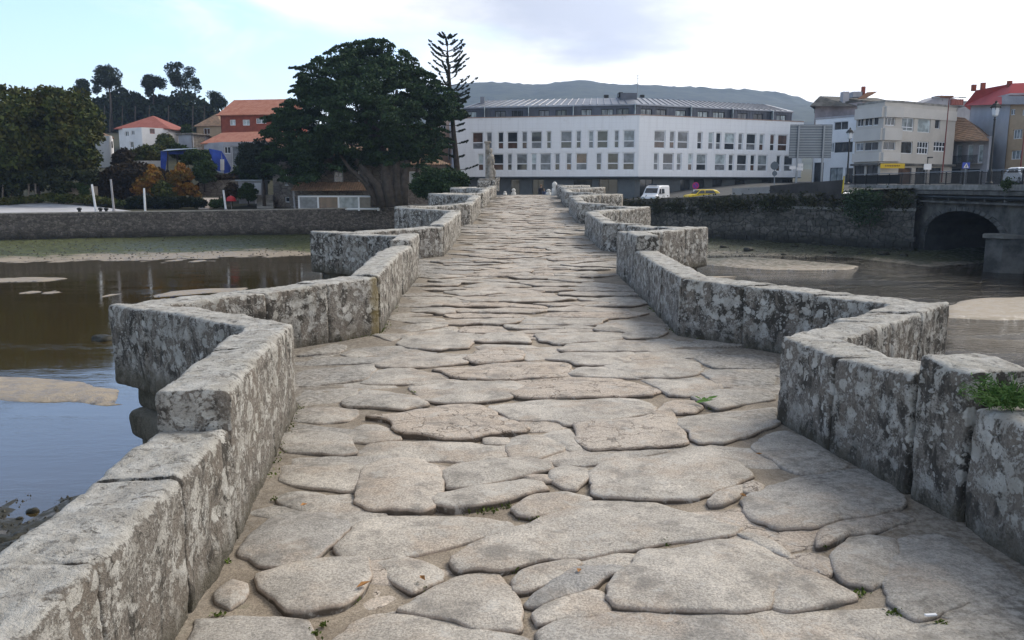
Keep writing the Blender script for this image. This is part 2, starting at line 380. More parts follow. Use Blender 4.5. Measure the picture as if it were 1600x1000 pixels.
L_CYP=leafmat('cypress_foliage',((.014,.032,.014),(.048,.080,.032),(.030,.052,.022)))
L_DEC=leafmat('broadleaf_foliage',((.022,.036,.012),(.075,.092,.022),(.085,.075,.020)))
L_PINE=leafmat('pine_foliage',((.010,.017,.010),(.034,.048,.024),(.022,.032,.017)))
L_OR=leafmat('autumn_foliage',((.20,.065,.014),(.34,.20,.035),(.055,.060,.018)))
L_HEDGE=leafmat('hedge_foliage',((.016,.032,.010),(.045,.070,.020),(.030,.050,.015)))
L_BRUSH=leafmat('brownish_shrub_foliage',((.018,.015,.010),(.055,.038,.022),(.035,.028,.015)))
L_GREEN=leafmat('bright_green_leaves',((.05,.12,.025),(.12,.22,.05),(.09,.17,.04)))
L_GRYG=leafmat('grey_green_foliage',((.014,.022,.017),(.038,.050,.036),(.025,.034,.026)))
# ================================================================ riverbed, water, ground
ZW=-4.5
QX=[-400,-60,-14,8,15,26,35,36.5,80,400]; QY=[70,84,101,100,97,84,73.5,72,70,66]
def quay(x): return np.interp(x,QX,QY)
def seg_sd(px,py,poly):
    """signed distance to polygon, positive inside"""
    d=np.full(px.shape,1e9); ins=np.zeros(px.shape,bool); n=len(poly)
    for i in range(n):
        x0,y0=poly[i]; x1,y1=poly[(i+1)%n]; ex,ey=x1-x0,y1-y0
        t=np.clip(((px-x0)*ex+(py-y0)*ey)/(ex*ex+ey*ey+1e-9),0,1)
        d=np.minimum(d,np.hypot(px-x0-t*ex,py-y0-t*ey))
        if y1!=y0:
            c=((y0>py)!=(y1>py))&(px<(x1-x0)*(py-y0)/(y1-y0)+x0); ins^=c
    return np.where(ins,d,-d)
def P2(pts,z=ZW): return [tuple(atz(x,y,z)[:2]) for x,y in pts]
BARS=[([(-60,582),(0,586),(60,590),(120,598),(200,608),(215,640),(150,634),(100,630),(0,623),(-60,620)],.10),
 ([(-80,434),(0,434.5),(60,433),(106,435.5),(60,440),(0,442),(-80,444)],.06),
 ([(15,458.5),(48,454),(62,456),(30,460)],.03),([(60,458),(85,454),(100,456),(75,459)],.03),([(140,463),(190,457),(188,460.5),(150,465)],.05),
 ([(240,465),(262,457),(330,451),(400,450),(372,456),(300,460)],.05),
 ([(1090,404),(1180,402.5),(1260,408),(1345,416),(1330,422),(1200,422),(1100,413)],.07),
 ([(1462,478),(1500,470),(1560,466),(1680,463),(1680,499),(1600,499),(1540,500),(1480,497)],.10),
 ([(1085,431),(1150,433),(1100,436)],.03)]
BARS=[(P2(p),h) for p,h in BARS]
LOWEDGE_L=[atz(x,y,ZW) for x,y in [(-500,425),(-200,417),(0,411),(150,411),(300,408),(450,404),(520,403)]]
LOWEDGE_R=[atz(x,y,ZW) for x,y in [(1040,412),(1092,406),(1200,402),(1340,405),(1400,412),(1460,419)]]
def waterline(x):
    xs=[p[0] for p in LOWEDGE_L]+[p[0] for p in LOWEDGE_R]+[50,400]; ys=[p[1] for p in LOWEDGE_L]+[p[1] for p in LOWEDGE_R]+[76,76]
    return np.interp(x,xs,ys)
def riverz(X,Y):
    p=np.stack([X,Y,X*0],-1); n=fbm(p,.12,4,3); m=fbm(p,.9,3,9)
    z=-5.0+.12*n+0*X
    for poly,h in BARS:
        s=seg_sd(X+.5*fbm(p,.5,2,21),Y+.5*fbm(p,.5,2,33),poly)
        z=np.maximum(z,ZW-.35+np.clip((s+.9)*.4,0,.35)+np.clip(s*.25,0,h)+.012*m)
    wl=waterline(X); q=quay(X); t=(Y-wl+.9*n)/np.maximum(q-wl,2)
    bank=ZW-.03+np.clip(t,-2,1.3)*.62+.05*n+.035*m+ np.where(X>8,.16*np.clip(fbm(p,.7,4,55),0,1)*np.clip(t*2,0,1),0)
    z=np.maximum(z,np.where(t>-1.2,bank,-9))
    # muddy, stony foreshore under the left parapet
    s=np.hypot((X+6.3)/4.4,(Y-9.0)/6.4); z=np.maximum(z,ZW+.60-.52*s+.12*fbm(p,1.3,4,70))
    return z
def grid(name,xs,ys,fn,mat):
    X,Y=np.meshgrid(xs,ys); Z=fn(X,Y); V=np.stack([X,Y,Z],-1).reshape(-1,3); n=len(xs); m=len(ys)
    i=np.arange((m-1)*(n-1)); r=i//(n-1); c=i%(n-1); a=r*n+c
    return struct(mk(name,V,np.stack([a,a+1,a+n+1,a+n],1),mat,None,True))
def m_bed(g,b):
    p=pos(g); P=g.sep(p); n=g.noise(p,.35,6,.65); n2=g.noise(p,2.2,6,.7)
    sand=g.mix(g.map(n2,.3,.7),(.25,.20,.145),(.36,.30,.225))
    h=g.math('ADD',P[2],g.math('MULTIPLY',g.math('SUBTRACT',n2,.5),.16))
    wet=g.map(h,ZW-.04,ZW+.035,1,0); c=g.mix(wet,sand,(.055,.042,.022))
    # green algae on the foreshore
    far=g.map(P[1],58,66); al=g.math('MULTIPLY',far,g.map(g.math('ADD',h,g.math('MULTIPLY',g.math('SUBTRACT',n,.5),.35)),ZW+.06,ZW+.17))
    grn=g.mix(g.map(n2,.4,.65),(.040,.046,.014),(.092,.105,.028)); c=g.mix(al,c,grn)
    rt=g.math('MULTIPLY',g.map(P[0],10,16),g.math('MULTIPLY',far,g.map(n2,.47,.56))); c=g.mix(g.math('MULTIPLY',rt,.75),c,(.035,.033,.022))
    sil=g.math('MULTIPLY',g.map(P[0],10,16),g.math('MULTIPLY',far,g.map(g.noise(p,.22,5,.6),.5,.6))); c=g.mix(g.math('MULTIPLY',sil,.3),c,(.20,.185,.16)); c=g.mix(g.math('MULTIPLY',g.map(P[0],9,13),g.math('MULTIPLY',g.map(P[1],62,68),g.map(n,.42,.58,.35,.8))),c,(.045,.048,.024))
    nearm=g.math('MULTIPLY',g.map(P[1],18,16),g.map(g.sep(p)[0],-14,-9,1,1)); c=g.mix(g.math('MULTIPLY',nearm,g.map(n2,.35,.5,.5,1)),c,(.030,.028,.018))
    g.set(b.inputs['Base Color'],c)
    g.set(b.inputs['Roughness'],g.math('ADD',g.map(n2,.4,.6,.35,.85),g.math('MULTIPLY',wet,-.2)))
    b.inputs['Specular IOR Level'].default_value=.5
    bump(g,b,g.math('ADD',n2,g.noise(p,9,5,.7)),.7,.06)
M_BED=material('river_mud_and_sand',m_bed,.8)
xs=np.concatenate([np.arange(-400,-80,12),np.arange(-80,70,.42),np.arange(70,401,12)])
ys=np.concatenate([np.arange(-80,0,6),np.arange(0,104,.38),[106,110]])
grid('riverbed',xs,ys,riverz,M_BED)
def m_water(g,b):
    p=pos(g); P=g.sep(p)
    b.inputs['Roughness'].default_value=.03
    g.set(b.inputs['IOR'],g.map(P[0],2,9,1.52,1.16)); g.set(b.inputs['Base Color'],g.mix(g.map(P[0],2,9),(.050,.036,.014),(.020,.015,.008))); g.set(b.inputs['Specular IOR Level'],g.map(P[0],2,9,.8,.5))
    w1=g.noise(g.vmul(p,(1,2.2,1)),1.5,4,.6,.6); w2=g.noise(g.vmul(p,(1,1.6,1)),7,4,.6,.4); w3=g.noise(p,.08,3,.5)
    right=g.map(P[0],3,9); patch=g.map(g.noise(g.vmul(p,(1,2.5,1)),.13,4,.6),.46,.60)
    amp=g.math('ADD',g.math('MULTIPLY',right,g.math('ADD',.35,g.math('MULTIPLY',patch,1.1))),g.math('ADD',.010,g.math('MULTIPLY',patch,.022)))
    h=g.math('MULTIPLY',g.math('ADD',w1,g.math('MULTIPLY',w2,.4)),amp)
    nd=g.n('ShaderNodeBump'); nd.inputs['Strength'].default_value=.8; nd.inputs['Distance'].default_value=.22
    g.set(nd.inputs['Height'],h); g.set(b.inputs['Normal'],nd.outputs[0])
M_WATER=material('river_water',m_water,.03)
struct(mk('river_water',[(-400,-80,ZW),(400,-80,ZW),(400,106,ZW),(-400,106,ZW)],[(0,1,2,3)],M_WATER))
def gz(x,d):
    """height of the land a distance d behind the quay"""
    Y=quay(x)+d
    left=np.interp(Y,[80,100,106,112,122,140,160,200,270,400,800],[-1.35,-1.1,-.9,-.3,2.2,5.5,9,14,20,24,20])
    mid=np.interp(Y,[80,110,200,400,900],[-.75,-.7,.5,4,12])
    rgt=np.interp(x,[8,14,26,35],[-.75,-.65,.75,1.45])+np.interp(Y,[80,150,400],[0,1,8])
    k=np.clip((x+24)/9,0,1); z=left*(1-k)+mid*k; k2=np.clip((x-8)/3,0,1); return z*(1-k2)+rgt*k2
gx=np.concatenate([np.arange(-2400,-120,60),np.arange(-120,120,2.0),np.arange(120,2401,60)])
gd=np.concatenate([[.0,.4,1,2,3,4,6,8,10,12,15],np.arange(18,80,4),np.arange(80,300,15),np.arange(320,1500,90)])
GX,GD=np.meshgrid(gx,gd); GZ=gz(GX,GD)+.05*fbm(np.stack([GX,GD,GX*0],-1),.2,3,4)
V=np.stack([GX,quay(GX)+GD,GZ],-1).reshape(-1,3); n=len(gx); i=np.arange((len(gd)-1)*(n-1)); a=(i//(n-1))*n+i%(n-1)
def m_ground(g,b):
    p=pos(g); P=g.sep(p); n=g.noise(p,.5,6,.7)
    c=g.mix(g.map(n,.35,.65),(.022,.026,.012),(.055,.050,.028))
    rd=g.map(P[0],-16,-13); c=g.mix(g.math('MULTIPLY',rd,g.map(P[1],150,140)),c,g.mix(g.map(n,.3,.7),(.06,.06,.06),(.10,.10,.095)))
    g.set(b.inputs['Base Color'],c)
struct(mk('ground',V,np.stack([a,a+1,a+n+1,a+n],1),material('grass_and_asphalt',m_ground,.95),None,True))
# far wooded ridge
RP=[(-600,330),(300,300),(430,250),(520,190),(600,160),(650,145),(690,137),(735,130),(790,129),(835,134),(870,129),(905,125.5),(960,132),(1000,133),(1060,136),(1120,138.5),(1180,141),(1225,147),(1262,158),(1330,176),(1400,215),(1600,262),(2200,290)]
YR=1700.
rp=[at(x,y,YR) for x,y in RP]; hx=np.arange(-2200,1900,9.); hz=np.interp(hx,[p.x for p in rp],[p.z for p in rp])
ht=np.array([0,.15,.3,.45,.6,.72,.82,.9,.95,1.,1.08])
HX,HT=np.meshgrid(hx,ht); bz=np.interp(HT,[0,.5,1,1.08],[0,.42,1,.85]); HZ=5+(hz[None]-5)*bz
pn=np.stack([HX,HT*1200,HX*0],-1); HZ=HZ+np.clip(bz*1.2,0,1)*(14*fbm(pn,.004,3,8)*(HT<.97)+3.4*np.abs(fbm(pn,.07,3,18)))
V=np.stack([HX,650+HT*(YR-650)+40*fbm(pn,.003,2,5)*(HT<.99),HZ],-1).reshape(-1,3); n=len(hx); i=np.arange((len(ht)-1)*(n-1)); a=(i//(n-1))*n+i%(n-1)
def m_hill(g,b):
    n=g.noise(pos(g),.03,8,.75); g.set(b.inputs['Base Color'],g.mix(g.map(n,.42,.58),(.018,.026,.016),(.05,.06,.035)))
struct(mk('hills',V,np.stack([a,a+1,a+n+1,a+n],1),material('wooded_hillside',m_hill,.95),None,False))

# ================================================================ old bridge: plan lines of the parapets (inner faces)
LP=[(-1.10,.7),(-1.20,2.25),(-1.30,3.70),(-1.62,6.05),(-3.10,7.30),(-1.48,9.1),(-1.60,12.0),(-1.60,14.3),(-3.3,15.7),(-1.42,17.3),(-1.40,20.0),(-1.38,22.6),(-2.95,24.2),(-1.25,25.7),(-1.15,30.8),(-2.8,32.5),(-1.1,34.2),(-1.05,39.2),(-2.6,41),(-1.0,42.6),(-.9,47),(-.9,60)]
RPth=[(2.45,.9),(2.30,2.7),(2.22,3.86),(2.12,4.25),(1.88,5.7),(3.38,7.25),(1.84,8.97),(1.86,12.45),(1.86,14.7),(3.45,16.55),(2.0,18.4),(1.95,22.2),(3.65,24.6),(2.05,26.2),(2.1,31),(3.9,33),(2.2,34.6),(2.3,39.3),(4.1,41),(2.45,43),(2.55,47),(4.1,48.8),(2.65,50.4),(2.8,60)]
def xl(y): return float(np.interp(y,[p[1] for p in LP],[p[0] for p in LP]))
def xr(y): return float(np.interp(y,[p[1] for p in RPth],[p[0] for p in RPth]))
def offset(path,t,side):
    out=[]
    for i,p in enumerate(path):
        ds=[]
        for a,b_ in ((i-1,i),(i,i+1)):
            if a>=0 and b_<len(path):
                d=Vector((path[b_][0]-path[a][0],path[b_][1]-path[a][1])).normalized(); ds.append(Vector((-d.y,d.x))*(1 if side<0 else -1))
        n=sum(ds,Vector((0,0))).normalized(); k=t/max(.55,n.dot(ds[0])); out.append((p[0]+n.x*k,p[1]+n.y*k))
    return out
bridge=thing('old_bridge',(0.3,45,-5),'long humped medieval granite footbridge of arches and triangular cutwaters, carrying the paved path','bridge')
# pavement base between the parapets
ysb=np.concatenate([np.arange(.7,12,.16),np.arange(12,60.5,.4)]); NU=26; V=[]
for y in ysb:
    for k in range(NU): x=xl(y)-.14+(xr(y)-xl(y)+.28)*k/(NU-1); V.append((x,y,zd(y)-.0135))
V=np.array(V); V[:,2]+=.007*fbm(V,2.5,4,2)+.03*np.clip(np.abs(V[:,0]-.2)-1.35,0,.4)
i=np.arange((len(ysb)-1)*(NU-1)); a=(i//(NU-1))*NU+i%(NU-1)
pavement=struct(mk('pavement',V,np.stack([a,a+1,a+NU+1,a+NU],1),M_DIRT,None,True))
# ---- flagstones
def slab(outline,z_off,dome,tilt,tone,seed,res=44,rough=1.,stuff=None,grow=0.):
    P=[Vector(p) for p in outline]
    for _ in range(2):
        Q=[]; kk=(.07 if _==0 else .16)
        for i in range(len(P)):
            a,b_=P[i],P[(i+1)%len(P)]; Q+=[a*(1-kk)+b_*kk,a*kk+b_*(1-kk)]
        P=Q
    L=[0]
    for i in range(len(P)): L.append(L[-1]+(P[(i+1)%len(P)]-P[i]).length)
    A=np.array([tuple(p) for p in P]+[tuple(P[0])]); s=np.linspace(0,L[-1],res,endpoint=False)
    E=np.stack([np.interp(s,L,A[:,0]),np.interp(s,L,A[:,1])],1)
    c=E.mean(0); p3=np.concatenate([E,np.zeros((res,1))+seed*.37],1); r=np.linalg.norm(E-c,axis=1).mean()
    E=E+ (E-c)/r*(.030*fbm(p3,5,3,3)[:,None]+.012*vnoise(p3,22,5)[:,None])*min(1,r*3)*rough+(E-c)/np.maximum(np.linalg.norm(E-c,axis=1),.02)[:,None]*grow
    rings=[(1.0,-.13,1),(1.0,-.020,1),(.995,-.011,.85),(.985,-.004,.5),(.968,-.0005,.25),(.90,.002,.05),(.7,.006,0),(.5,.007,0),(.28,.007,0)]
    V=[];edge=[]
    hw=min(.12,.05*1/max(r,.05))
    for f,z,e in rings:
        k=1-(1-f)*(1.0 if f<.9 else min(1.6,.30/max(r,.1)))
        xy=c+(E-c)*k; zz=z+dome*(1-k*k)
        V.append(np.concatenate([xy,np.full((res,1),zz)],1)); edge+= [e]*res
    V.append(np.array([[c[0],c[1],.01+dome]])); edge.append(0)
    V=np.concatenate(V); top=V[:,2]>-.1
    rel=(V[:,:2]-c); V[:,2]+=np.where(top,rel[:,0]*tilt[0]+rel[:,1]*tilt[1],0)
    nz=.009*fbm(V*[1,1,0]+[0,0,seed],3.2,3,6)+.0035*vnoise(V*[1,1,0]+[0,0,seed],14,8); V[:,2]+=np.where(top,nz,0)*rough
    V[:,2]+=np.array([zd(y) for y in V[:,1]])+z_off
    Fc=[]; R=len(rings)
    for j in range(R-1):
        for i in range(res): a,b_=j*res+i,j*res+(i+1)%res; Fc.append((a,b_,b_+res,a+res))
    L0=(R-1)*res; Fc+=[(L0+i,L0+(i+1)%res,R*res) for i in range(res)]
    area=0
    for i in range(res): x0,y0=E[i];x1,y1=E[(i+1)%res]; area+=x0*y1-x1*y0
    if area<0: Fc=[f[::-1] for f in Fc]
    if stuff is not None:
        b0=stuff[3]; stuff[0].append(V); stuff[1]+=[tuple(b0+q for q in f) for f in Fc]; stuff[2]+=[(e,tone) for e in edge]; stuff[3]+=len(V); return
    o=mk('paving_stone',V,Fc,M_PAVE,pavement,True); setattrs(o.data,edge,[tone]*len(edge)); return o
def setattrs(me,edge,tone):
    for nm,vals in (('edge',edge),('tone',tone)):
        at_=me.attributes.new(nm,'FLOAT','POINT'); at_.data.foreach_set('value',np.array(vals,np.float32))
ZC=(450,500,3.2); ZD=(900,500,3.2); ZE=(300,700,3.2); ZF=(800,700,3.2); ZG=(1150,550,2.2222); PX=(0,0,1)
# (frame, outline, tone 0 bluish..0.5 grey..1 warm pale, raise)
TR=[(PX,[(575,652),(625,650),(656,644),(709,634),(753,633),(787,656),(823,670),(822,675),(778,678),(741,684),(694,686),(650,680),(634,681),(622,672),(609,656)],.92,.045),
(ZC,[(605,330),(760,310),(1000,300),(1130,295),(1175,330),(1110,370),(1100,385),(950,405),(725,408),(640,365)],.4,.015),
(PX,[(800,616),(825,600),(853,591),(887,590),(950,589),(994,597),(1034,612),(1016,617),(962,620),(850,622),(808,620)],.95,.03),
(ZC,[(730,250),(860,235),(1100,215),(1250,200),(1400,210),(1425,240),(1400,280),(1260,290),(1160,290),(860,295),(800,275)],.9,.02),
(ZC,[(880,190),(960,145),(1130,135),(1165,150),(1165,195),(1080,210),(960,220),(900,200)],.85,.03),
(ZC,[(400,205),(560,180),(740,180),(860,190),(895,213),(780,222),(620,232),(480,228)],.75,.015),
(ZC,[(945,105),(1000,65),(1130,62),(1180,75),(1215,112),(1100,108),(980,108)],.6,.03),
(ZC,[(1000,110),(1100,112),(1210,118),(1290,150),(1390,165),(1280,190),(1180,195),(1170,150),(1130,132),(960,140),(940,130)],.3,.0),
(ZC,[(1240,70),(1450,60),(1660,52),(1660,98),(1430,112),(1330,118),(1260,100)],.5,.02),
(ZC,[(1420,118),(1650,106),(1670,150),(1400,155),(1350,145)],.45,.01),
(PX,[(853,559),(881,551),(950,549),(985,548),(991,553),(984,564),(950,569),(900,569),(890,564)],.6,.015),
(PX,[(897,574),(950,571),(990,574),(1030,588),(1000,590),(950,588),(893,587)],.35,.01),
(PX,[(758,633),(825,626),(903,622),(997,622),(1020,630),(1034,642),(990,648),(950,657),(885,663),(872,656),(806,656),(781,641)],.55,.01),
(PX,[(806,657),(869,653),(882,664),(868,669),(830,670)],.8,-.01),
(ZC,[(1120,600),(1160,565),(1290,575),(1380,630),(1370,650),(1240,680),(1120,685),(1100,650)],.45,.015),
(ZC,[(1270,565),(1400,530),(1440,600),(1470,640),(1400,645),(1340,610)],.3,.005),
(PX,[(894,662),(950,658),(1012,650),(1034,634),(1053,636),(1056,668),(1075,692),(994,700),(925,703),(912,697),(905,685)],.82,.025),
(ZC,[(400,620),(480,600),(700,595),(850,598),(1050,615),(1100,640),(1110,680),(900,700),(700,690),(400,700),(375,665)],.45,.0),
(ZC,[(300,560),(380,520),(450,525),(540,570),(560,590),(440,600),(330,595)],.3,.01),
(ZC,[(990,590),(1090,585),(1090,610),(1000,612)],.7,.0),
(ZC,[(-60,590),(20,560),(130,535),(240,550),(320,600),(330,650),(240,665),(100,655),(0,650)],.2,.01),
(ZC,[(0,450),(120,435),(330,440),(340,470),(280,500),(160,510),(20,500)],.3,.0),
(ZC,[(290,400),(380,340),(500,350),(610,370),(720,420),(560,440),(400,430),(300,430)],.25,.01),
(ZC,[(430,250),(560,230),(720,260),(810,290),(640,310),(480,320),(380,310)],.3,.005),
(ZC,[(60,240),(300,230),(420,225),(430,250),(370,300),(200,320),(60,330),(30,290)],.2,.01),
(ZC,[(60,340),(250,330),(370,340),(280,400),(180,410),(60,415)],.35,.0),
(ZC,[(545,120),(600,60),(760,50),(960,60),(940,100),(900,140),(760,150),(640,140)],.4,.015),
(ZC,[(120,190),(150,150),(260,140),(250,165),(200,180)],.5,.0),
(ZC,[(270,170),(330,140),(400,150),(440,165),(330,185)],.4,.0),
(ZE,[(870,110),(950,60),(1120,52),(1210,80),(1235,130),(1225,220),(1200,290),(1130,312),(900,300),(830,270),(850,200)],.72,.03),
(ZC,[(775,750),(850,720),(1150,685),(1300,720),(1290,750),(1130,780),(950,830),(810,830)],.5,.025),
(ZC,[(750,900),(780,870),(1180,800),(1270,820),(1290,850),(1150,880),(950,930),(800,950),(750,930)],.5,.03),
(ZC,[(760,850),(1000,830),(1170,790),(1180,796),(980,852),(770,880)],.45,.005),
(ZC,[(1185,775),(1290,778),(1305,800),(1230,797)],.95,.01),
(ZC,[(1320,760),(1380,735),(1480,745),(1490,780),(1440,840),(1380,830),(1320,790)],.5,.02),
(ZE,[(440,150),(450,80),(600,70),(900,85),(930,100),(830,210),(700,200),(560,180)],.3,.0),
(ZE,[(440,245),(500,220),(620,225),(730,280),(720,300),(560,300),(460,270)],.25,.015),
(ZE,[(390,350),(520,325),(700,325),(820,340),(810,370),(640,510),(560,570),(350,580),(230,520),(300,420)],.1,.01),
(PX,[(531,847),(581,806),(659,803),(737,806),(787,812),(812,822),(790,832),(762,834),(706,847),(644,862),(581,873),(544,869)],.5,.005),
(ZE,[(340,640),(500,590),(700,560),(850,560),(858,640),(840,700),(740,780),(560,810),(480,800),(440,740),(360,690)],.25,.03),
(ZE,[(150,700),(200,660),(260,680),(240,740),(190,780),(140,750)],.2,.02),
(ZE,[(20,850),(200,830),(400,840),(540,860),(600,960),(610,1060),(0,1060)],.15,.01),
(ZE,[(930,570),(1050,545),(1130,560),(1240,610),(1230,640),(1090,710),(1030,650)],.55,.01),
(ZE,[(862,610),(915,605),(1000,690),(1040,725),(960,775),(880,785),(835,755),(860,700)],.9,-.025),
(PX,[(628,950),(675,922),(737,897),(772,894),(790,912),(808,945),(810,975),(800,980),(737,975),(715,965),(675,959)],.65,.03),
(PX,[(525,1000),(545,967),(590,954),(625,954),(706,969),(731,981),(800,991),(835,1004),(840,1050),(525,1050)],.35,.005),
(ZF,[(385,210),(410,110),(500,70),(800,20),(1050,10),(1110,60),(1180,140),(1040,190),(900,240),(700,265),(560,245),(430,240)],.58,.03),
(ZF,[(180,60),(400,30),(780,5),(800,18),(420,72),(250,85)],.4,.005),
(ZF,[(15,300),(100,240),(260,220),(380,245),(340,265),(200,310),(100,340),(30,330)],.45,.015),
(PX,[(706,888),(710,870),(750,848),(800,828),(831,822),(862,797),(909,784),(987,783),(1034,789),(1097,803),(1147,825),(1112,838),(1044,845),(975,856),(903,870),(862,869),(800,888),(744,890),(720,892)],.5,.03),
(ZF,[(480,700),(500,660),(600,600),(660,520),(800,500),(1000,460),(1130,455),(1280,490),(1400,580),(1370,640),(1300,730),(1290,790),(1100,810),(700,800),(530,795),(490,760)],.55,.02),
(ZG,[(125,850),(195,745),(270,760),(395,835),(400,848),(300,865),(200,888),(140,880)],.45,.01),
(ZF,[(10,660),(60,620),(250,560),(320,560),(330,580),(250,630),(100,700),(30,710)],.6,.025),
(ZF,[(110,740),(300,610),(500,590),(560,610),(440,650),(380,690),(150,780),(75,770)],.0,.015),
(ZF,[(120,820),(200,770),(390,710),(440,715),(475,780),(430,820),(280,830),(150,870)],.62,.025),
(ZF,[(350,560),(500,515),(620,525),(590,585),(420,590)],.5,-.01),
(PX,[(842,1050),(850,995),(862,972),(894,962),(956,959),(1050,958),(1159,960),(1191,975),(1206,1012),(1210,1050)],.2,.01),
(ZF,[(990,260),(1080,210),(1150,190),(1140,220),(1060,280),(1000,285)],.7,.02),
(ZF,[(1150,210),(1200,170),(1240,190),(1210,215)],.85,.01),
(ZF,[(1130,420),(1200,418),(1290,455),(1375,515),(1378,538),(1200,453)],.55,.005),
(ZG,[(75,330),(110,285),(180,265),(250,290),(390,390),(340,400),(240,415),(160,395)],.3,.01),
(ZG,[(30,500),(200,440),(420,405),(480,420),(575,500),(570,545),(400,570),(280,605),(150,610),(60,560)],.15,.02),
(ZG,[(285,625),(330,600),(450,570),(570,552),(605,580),(500,610),(400,630),(330,665),(290,670)],.8,.01),
(ZG,[(350,700),(400,640),(480,630),(555,645),(555,700),(508,790),(470,810),(380,790),(350,750)],.25,.01),
(ZG,[(565,640),(700,615),(850,690),(960,770),(1000,820),(850,860),(720,890),(620,930),(530,860),(518,800),(562,700)],.2,.015),
(ZG,[(180,710),(250,695),(325,720),(308,760),(250,750)],.9,-.015),
(ZG,[(560,985),(700,935),(900,895),(1080,880),(1080,1080),(500,1080)],.3,.005),
(ZG,[(0,1020),(60,940),(220,930),(400,960),(500,1010),(480,1090),(0,1090)],.5,-.02),
(ZD,[(520,490),(600,460),(850,450),(990,430),(1005,510),(870,570),(750,610),(620,620),(560,560),(510,520)],.35,.01),
(ZD,[(440,420),(500,400),(590,400),(620,430),(590,455),(500,460)],.95,.02),
(ZD,[(580,385),(700,350),(850,330),(985,335),(990,400),(850,410),(760,440),(710,448),(650,420)],.25,.02),
(ZD,[(340,290),(500,285),(620,280),(710,320),(720,340),(560,375),(470,370),(420,330)],.35,.0),
(ZD,[(640,260),(700,245),(990,245),(990,320),(800,325),(740,330)],.15,.01),
(ZD,[(150,230),(330,200),(560,190),(640,240),(600,265),(450,285),(300,285)],.3,.01),
(ZD,[(580,185),(640,170),(900,170),(1000,185),(995,235),(700,240),(650,220)],.2,.005),
(ZD,[(290,160),(550,160),(570,185),(420,190),(290,200)],.35,.0),
(ZD,[(220,70),(420,30),(450,60),(400,85),(260,95)],.4,.01),
(ZD,[(130,95),(260,100),(420,110),(540,130),(380,152),(200,150)],.5,.0)]
traced=[]
for q,(fr,pts,tone,up) in enumerate(TR):
    w_=[ondeck(fr[0]+x/fr[2],fr[1]+y/fr[2],.01) for x,y in pts]; poly=[(p.x,p.y) for p in w_]; traced.append(poly)
    big_=max(p[0] for p in poly)-min(p[0] for p in poly)
    slab(poly,up*.55+random.uniform(-.004,.004),.002+.004*min(1,big_),(random.uniform(-.012,.012),random.uniform(-.028,-.008)),tone,q,res=72 if big_>.4 else 44,grow=.030)
# filler flagstones: irregular cells, long across the bridge
seeds=[]; y=1.6; row=0
while y<54:
    stp=random.choice((.28,.4,.5)) if y<20 else random.choice((.35,.45,.6)); x=xl(y)-.3+random.uniform(0,.6)
    while x<xr(y)+.35:
        seeds.append((x+random.uniform(-.25,.25),y+random.uniform(-.18,.18))); x+=random.choice((.5,.7,.95,1.25,1.6))*random.uniform(.85,1.15)
    y+=stp*random.uniform(.8,1.2); row+=1
S=np.array(seeds)*[.5,1.]
def clip(poly,a,b_):  # keep points nearer a than b
    m=(a+b_)/2; d=b_-a; out=[]
    for i in range(len(poly)):
        p,q=poly[i],poly[(i+1)%len(poly)]; sp=np.dot(p-m,d); sq=np.dot(q-m,d)
        if sp<=0: out.append(p)
        if (sp<0<sq) or (sq<0<sp): out.append(p+(q-p)*(sp/(sp-sq)))
    return out
TP=[np.array(t) for t in traced]; cnt=len(traced); stf=[[],[],[],0]
for k in np.argsort(S[:,1]):
    s=S[k]; poly=[s+np.array(v) for v in ((-.8,-.7),(.8,-.7),(.8,.7),(-.8,.7))]
    nb=np.argsort(((S-s)**2).sum(1))[1:18]
    for j in nb:
        poly=clip(poly,s,S[j])
        if len(poly)<3: break
    if len(poly)<3: continue
    c=np.mean(poly,0); w_=[((c+(p-c)*1.0)*[2.,1.]) for p in poly]; cc=c*[2.,1.]
    w_=[p-(p-cc)/max(np.linalg.norm(p-cc),.05)*random.uniform(-.012,.008) for p in w_]
    w_=[np.array([min(max(p[0],xl(p[1])-.12),xr(p[1])+.12),p[1]]) for p in w_]
    mid_=np.array([cc]+[(p+cc)/2 for p in w_])
    ins=max([float(seg_sd(mid_[:,0],mid_[:,1],t).max()) for t in TP if abs(t[:,1].mean()-cc[1])<2.5]+[-1])
    low_=ins>.03
    ctr=max([float(seg_sd(mid_[:1,0],mid_[:1,1],t)[0]) for t in TP if abs(t[:,1].mean()-cc[1])<2.5]+[-1])
    if ctr>.0 or (ins>.28): continue
    if not(xl(cc[1])-.25<cc[0]<xr(cc[1])+.25): continue
    cen=abs(cc[0]-.18-.012*cc[1]); tone=random.uniform(.35,1.) if cen<1 else random.uniform(.1,.7)
    if low_: up=-.009+random.uniform(-.004,.003)
    elif cc[1]<8.6: up=-.004+random.uniform(-.006,.004)
    else: up=random.uniform(-.006,.010)
    stf_=None if cnt<300 else stf
    wd=max(p[0] for p in w_)-min(p[0] for p in w_)
    slab([tuple(p) for p in w_],up,.002+.005*min(1,wd),((random.uniform(-.03,.03),random.uniform(-.075,-.005)) if not low_ else (0,0)),tone,int(k)+500,res=36 if cc[1]<20 else 22,stuff=stf_,rough=1.0 if cc[1]<8.6 else 1.5); cnt+=1
if stf[0]:
    o=mk('paving_stone_field',np.concatenate(stf[0]),stf[1],M_PAVE,pavement,True); setattrs(o.data,[e for e,_ in stf[2]],[t for _,t in stf[2]]); tag(o,kind='stuff')

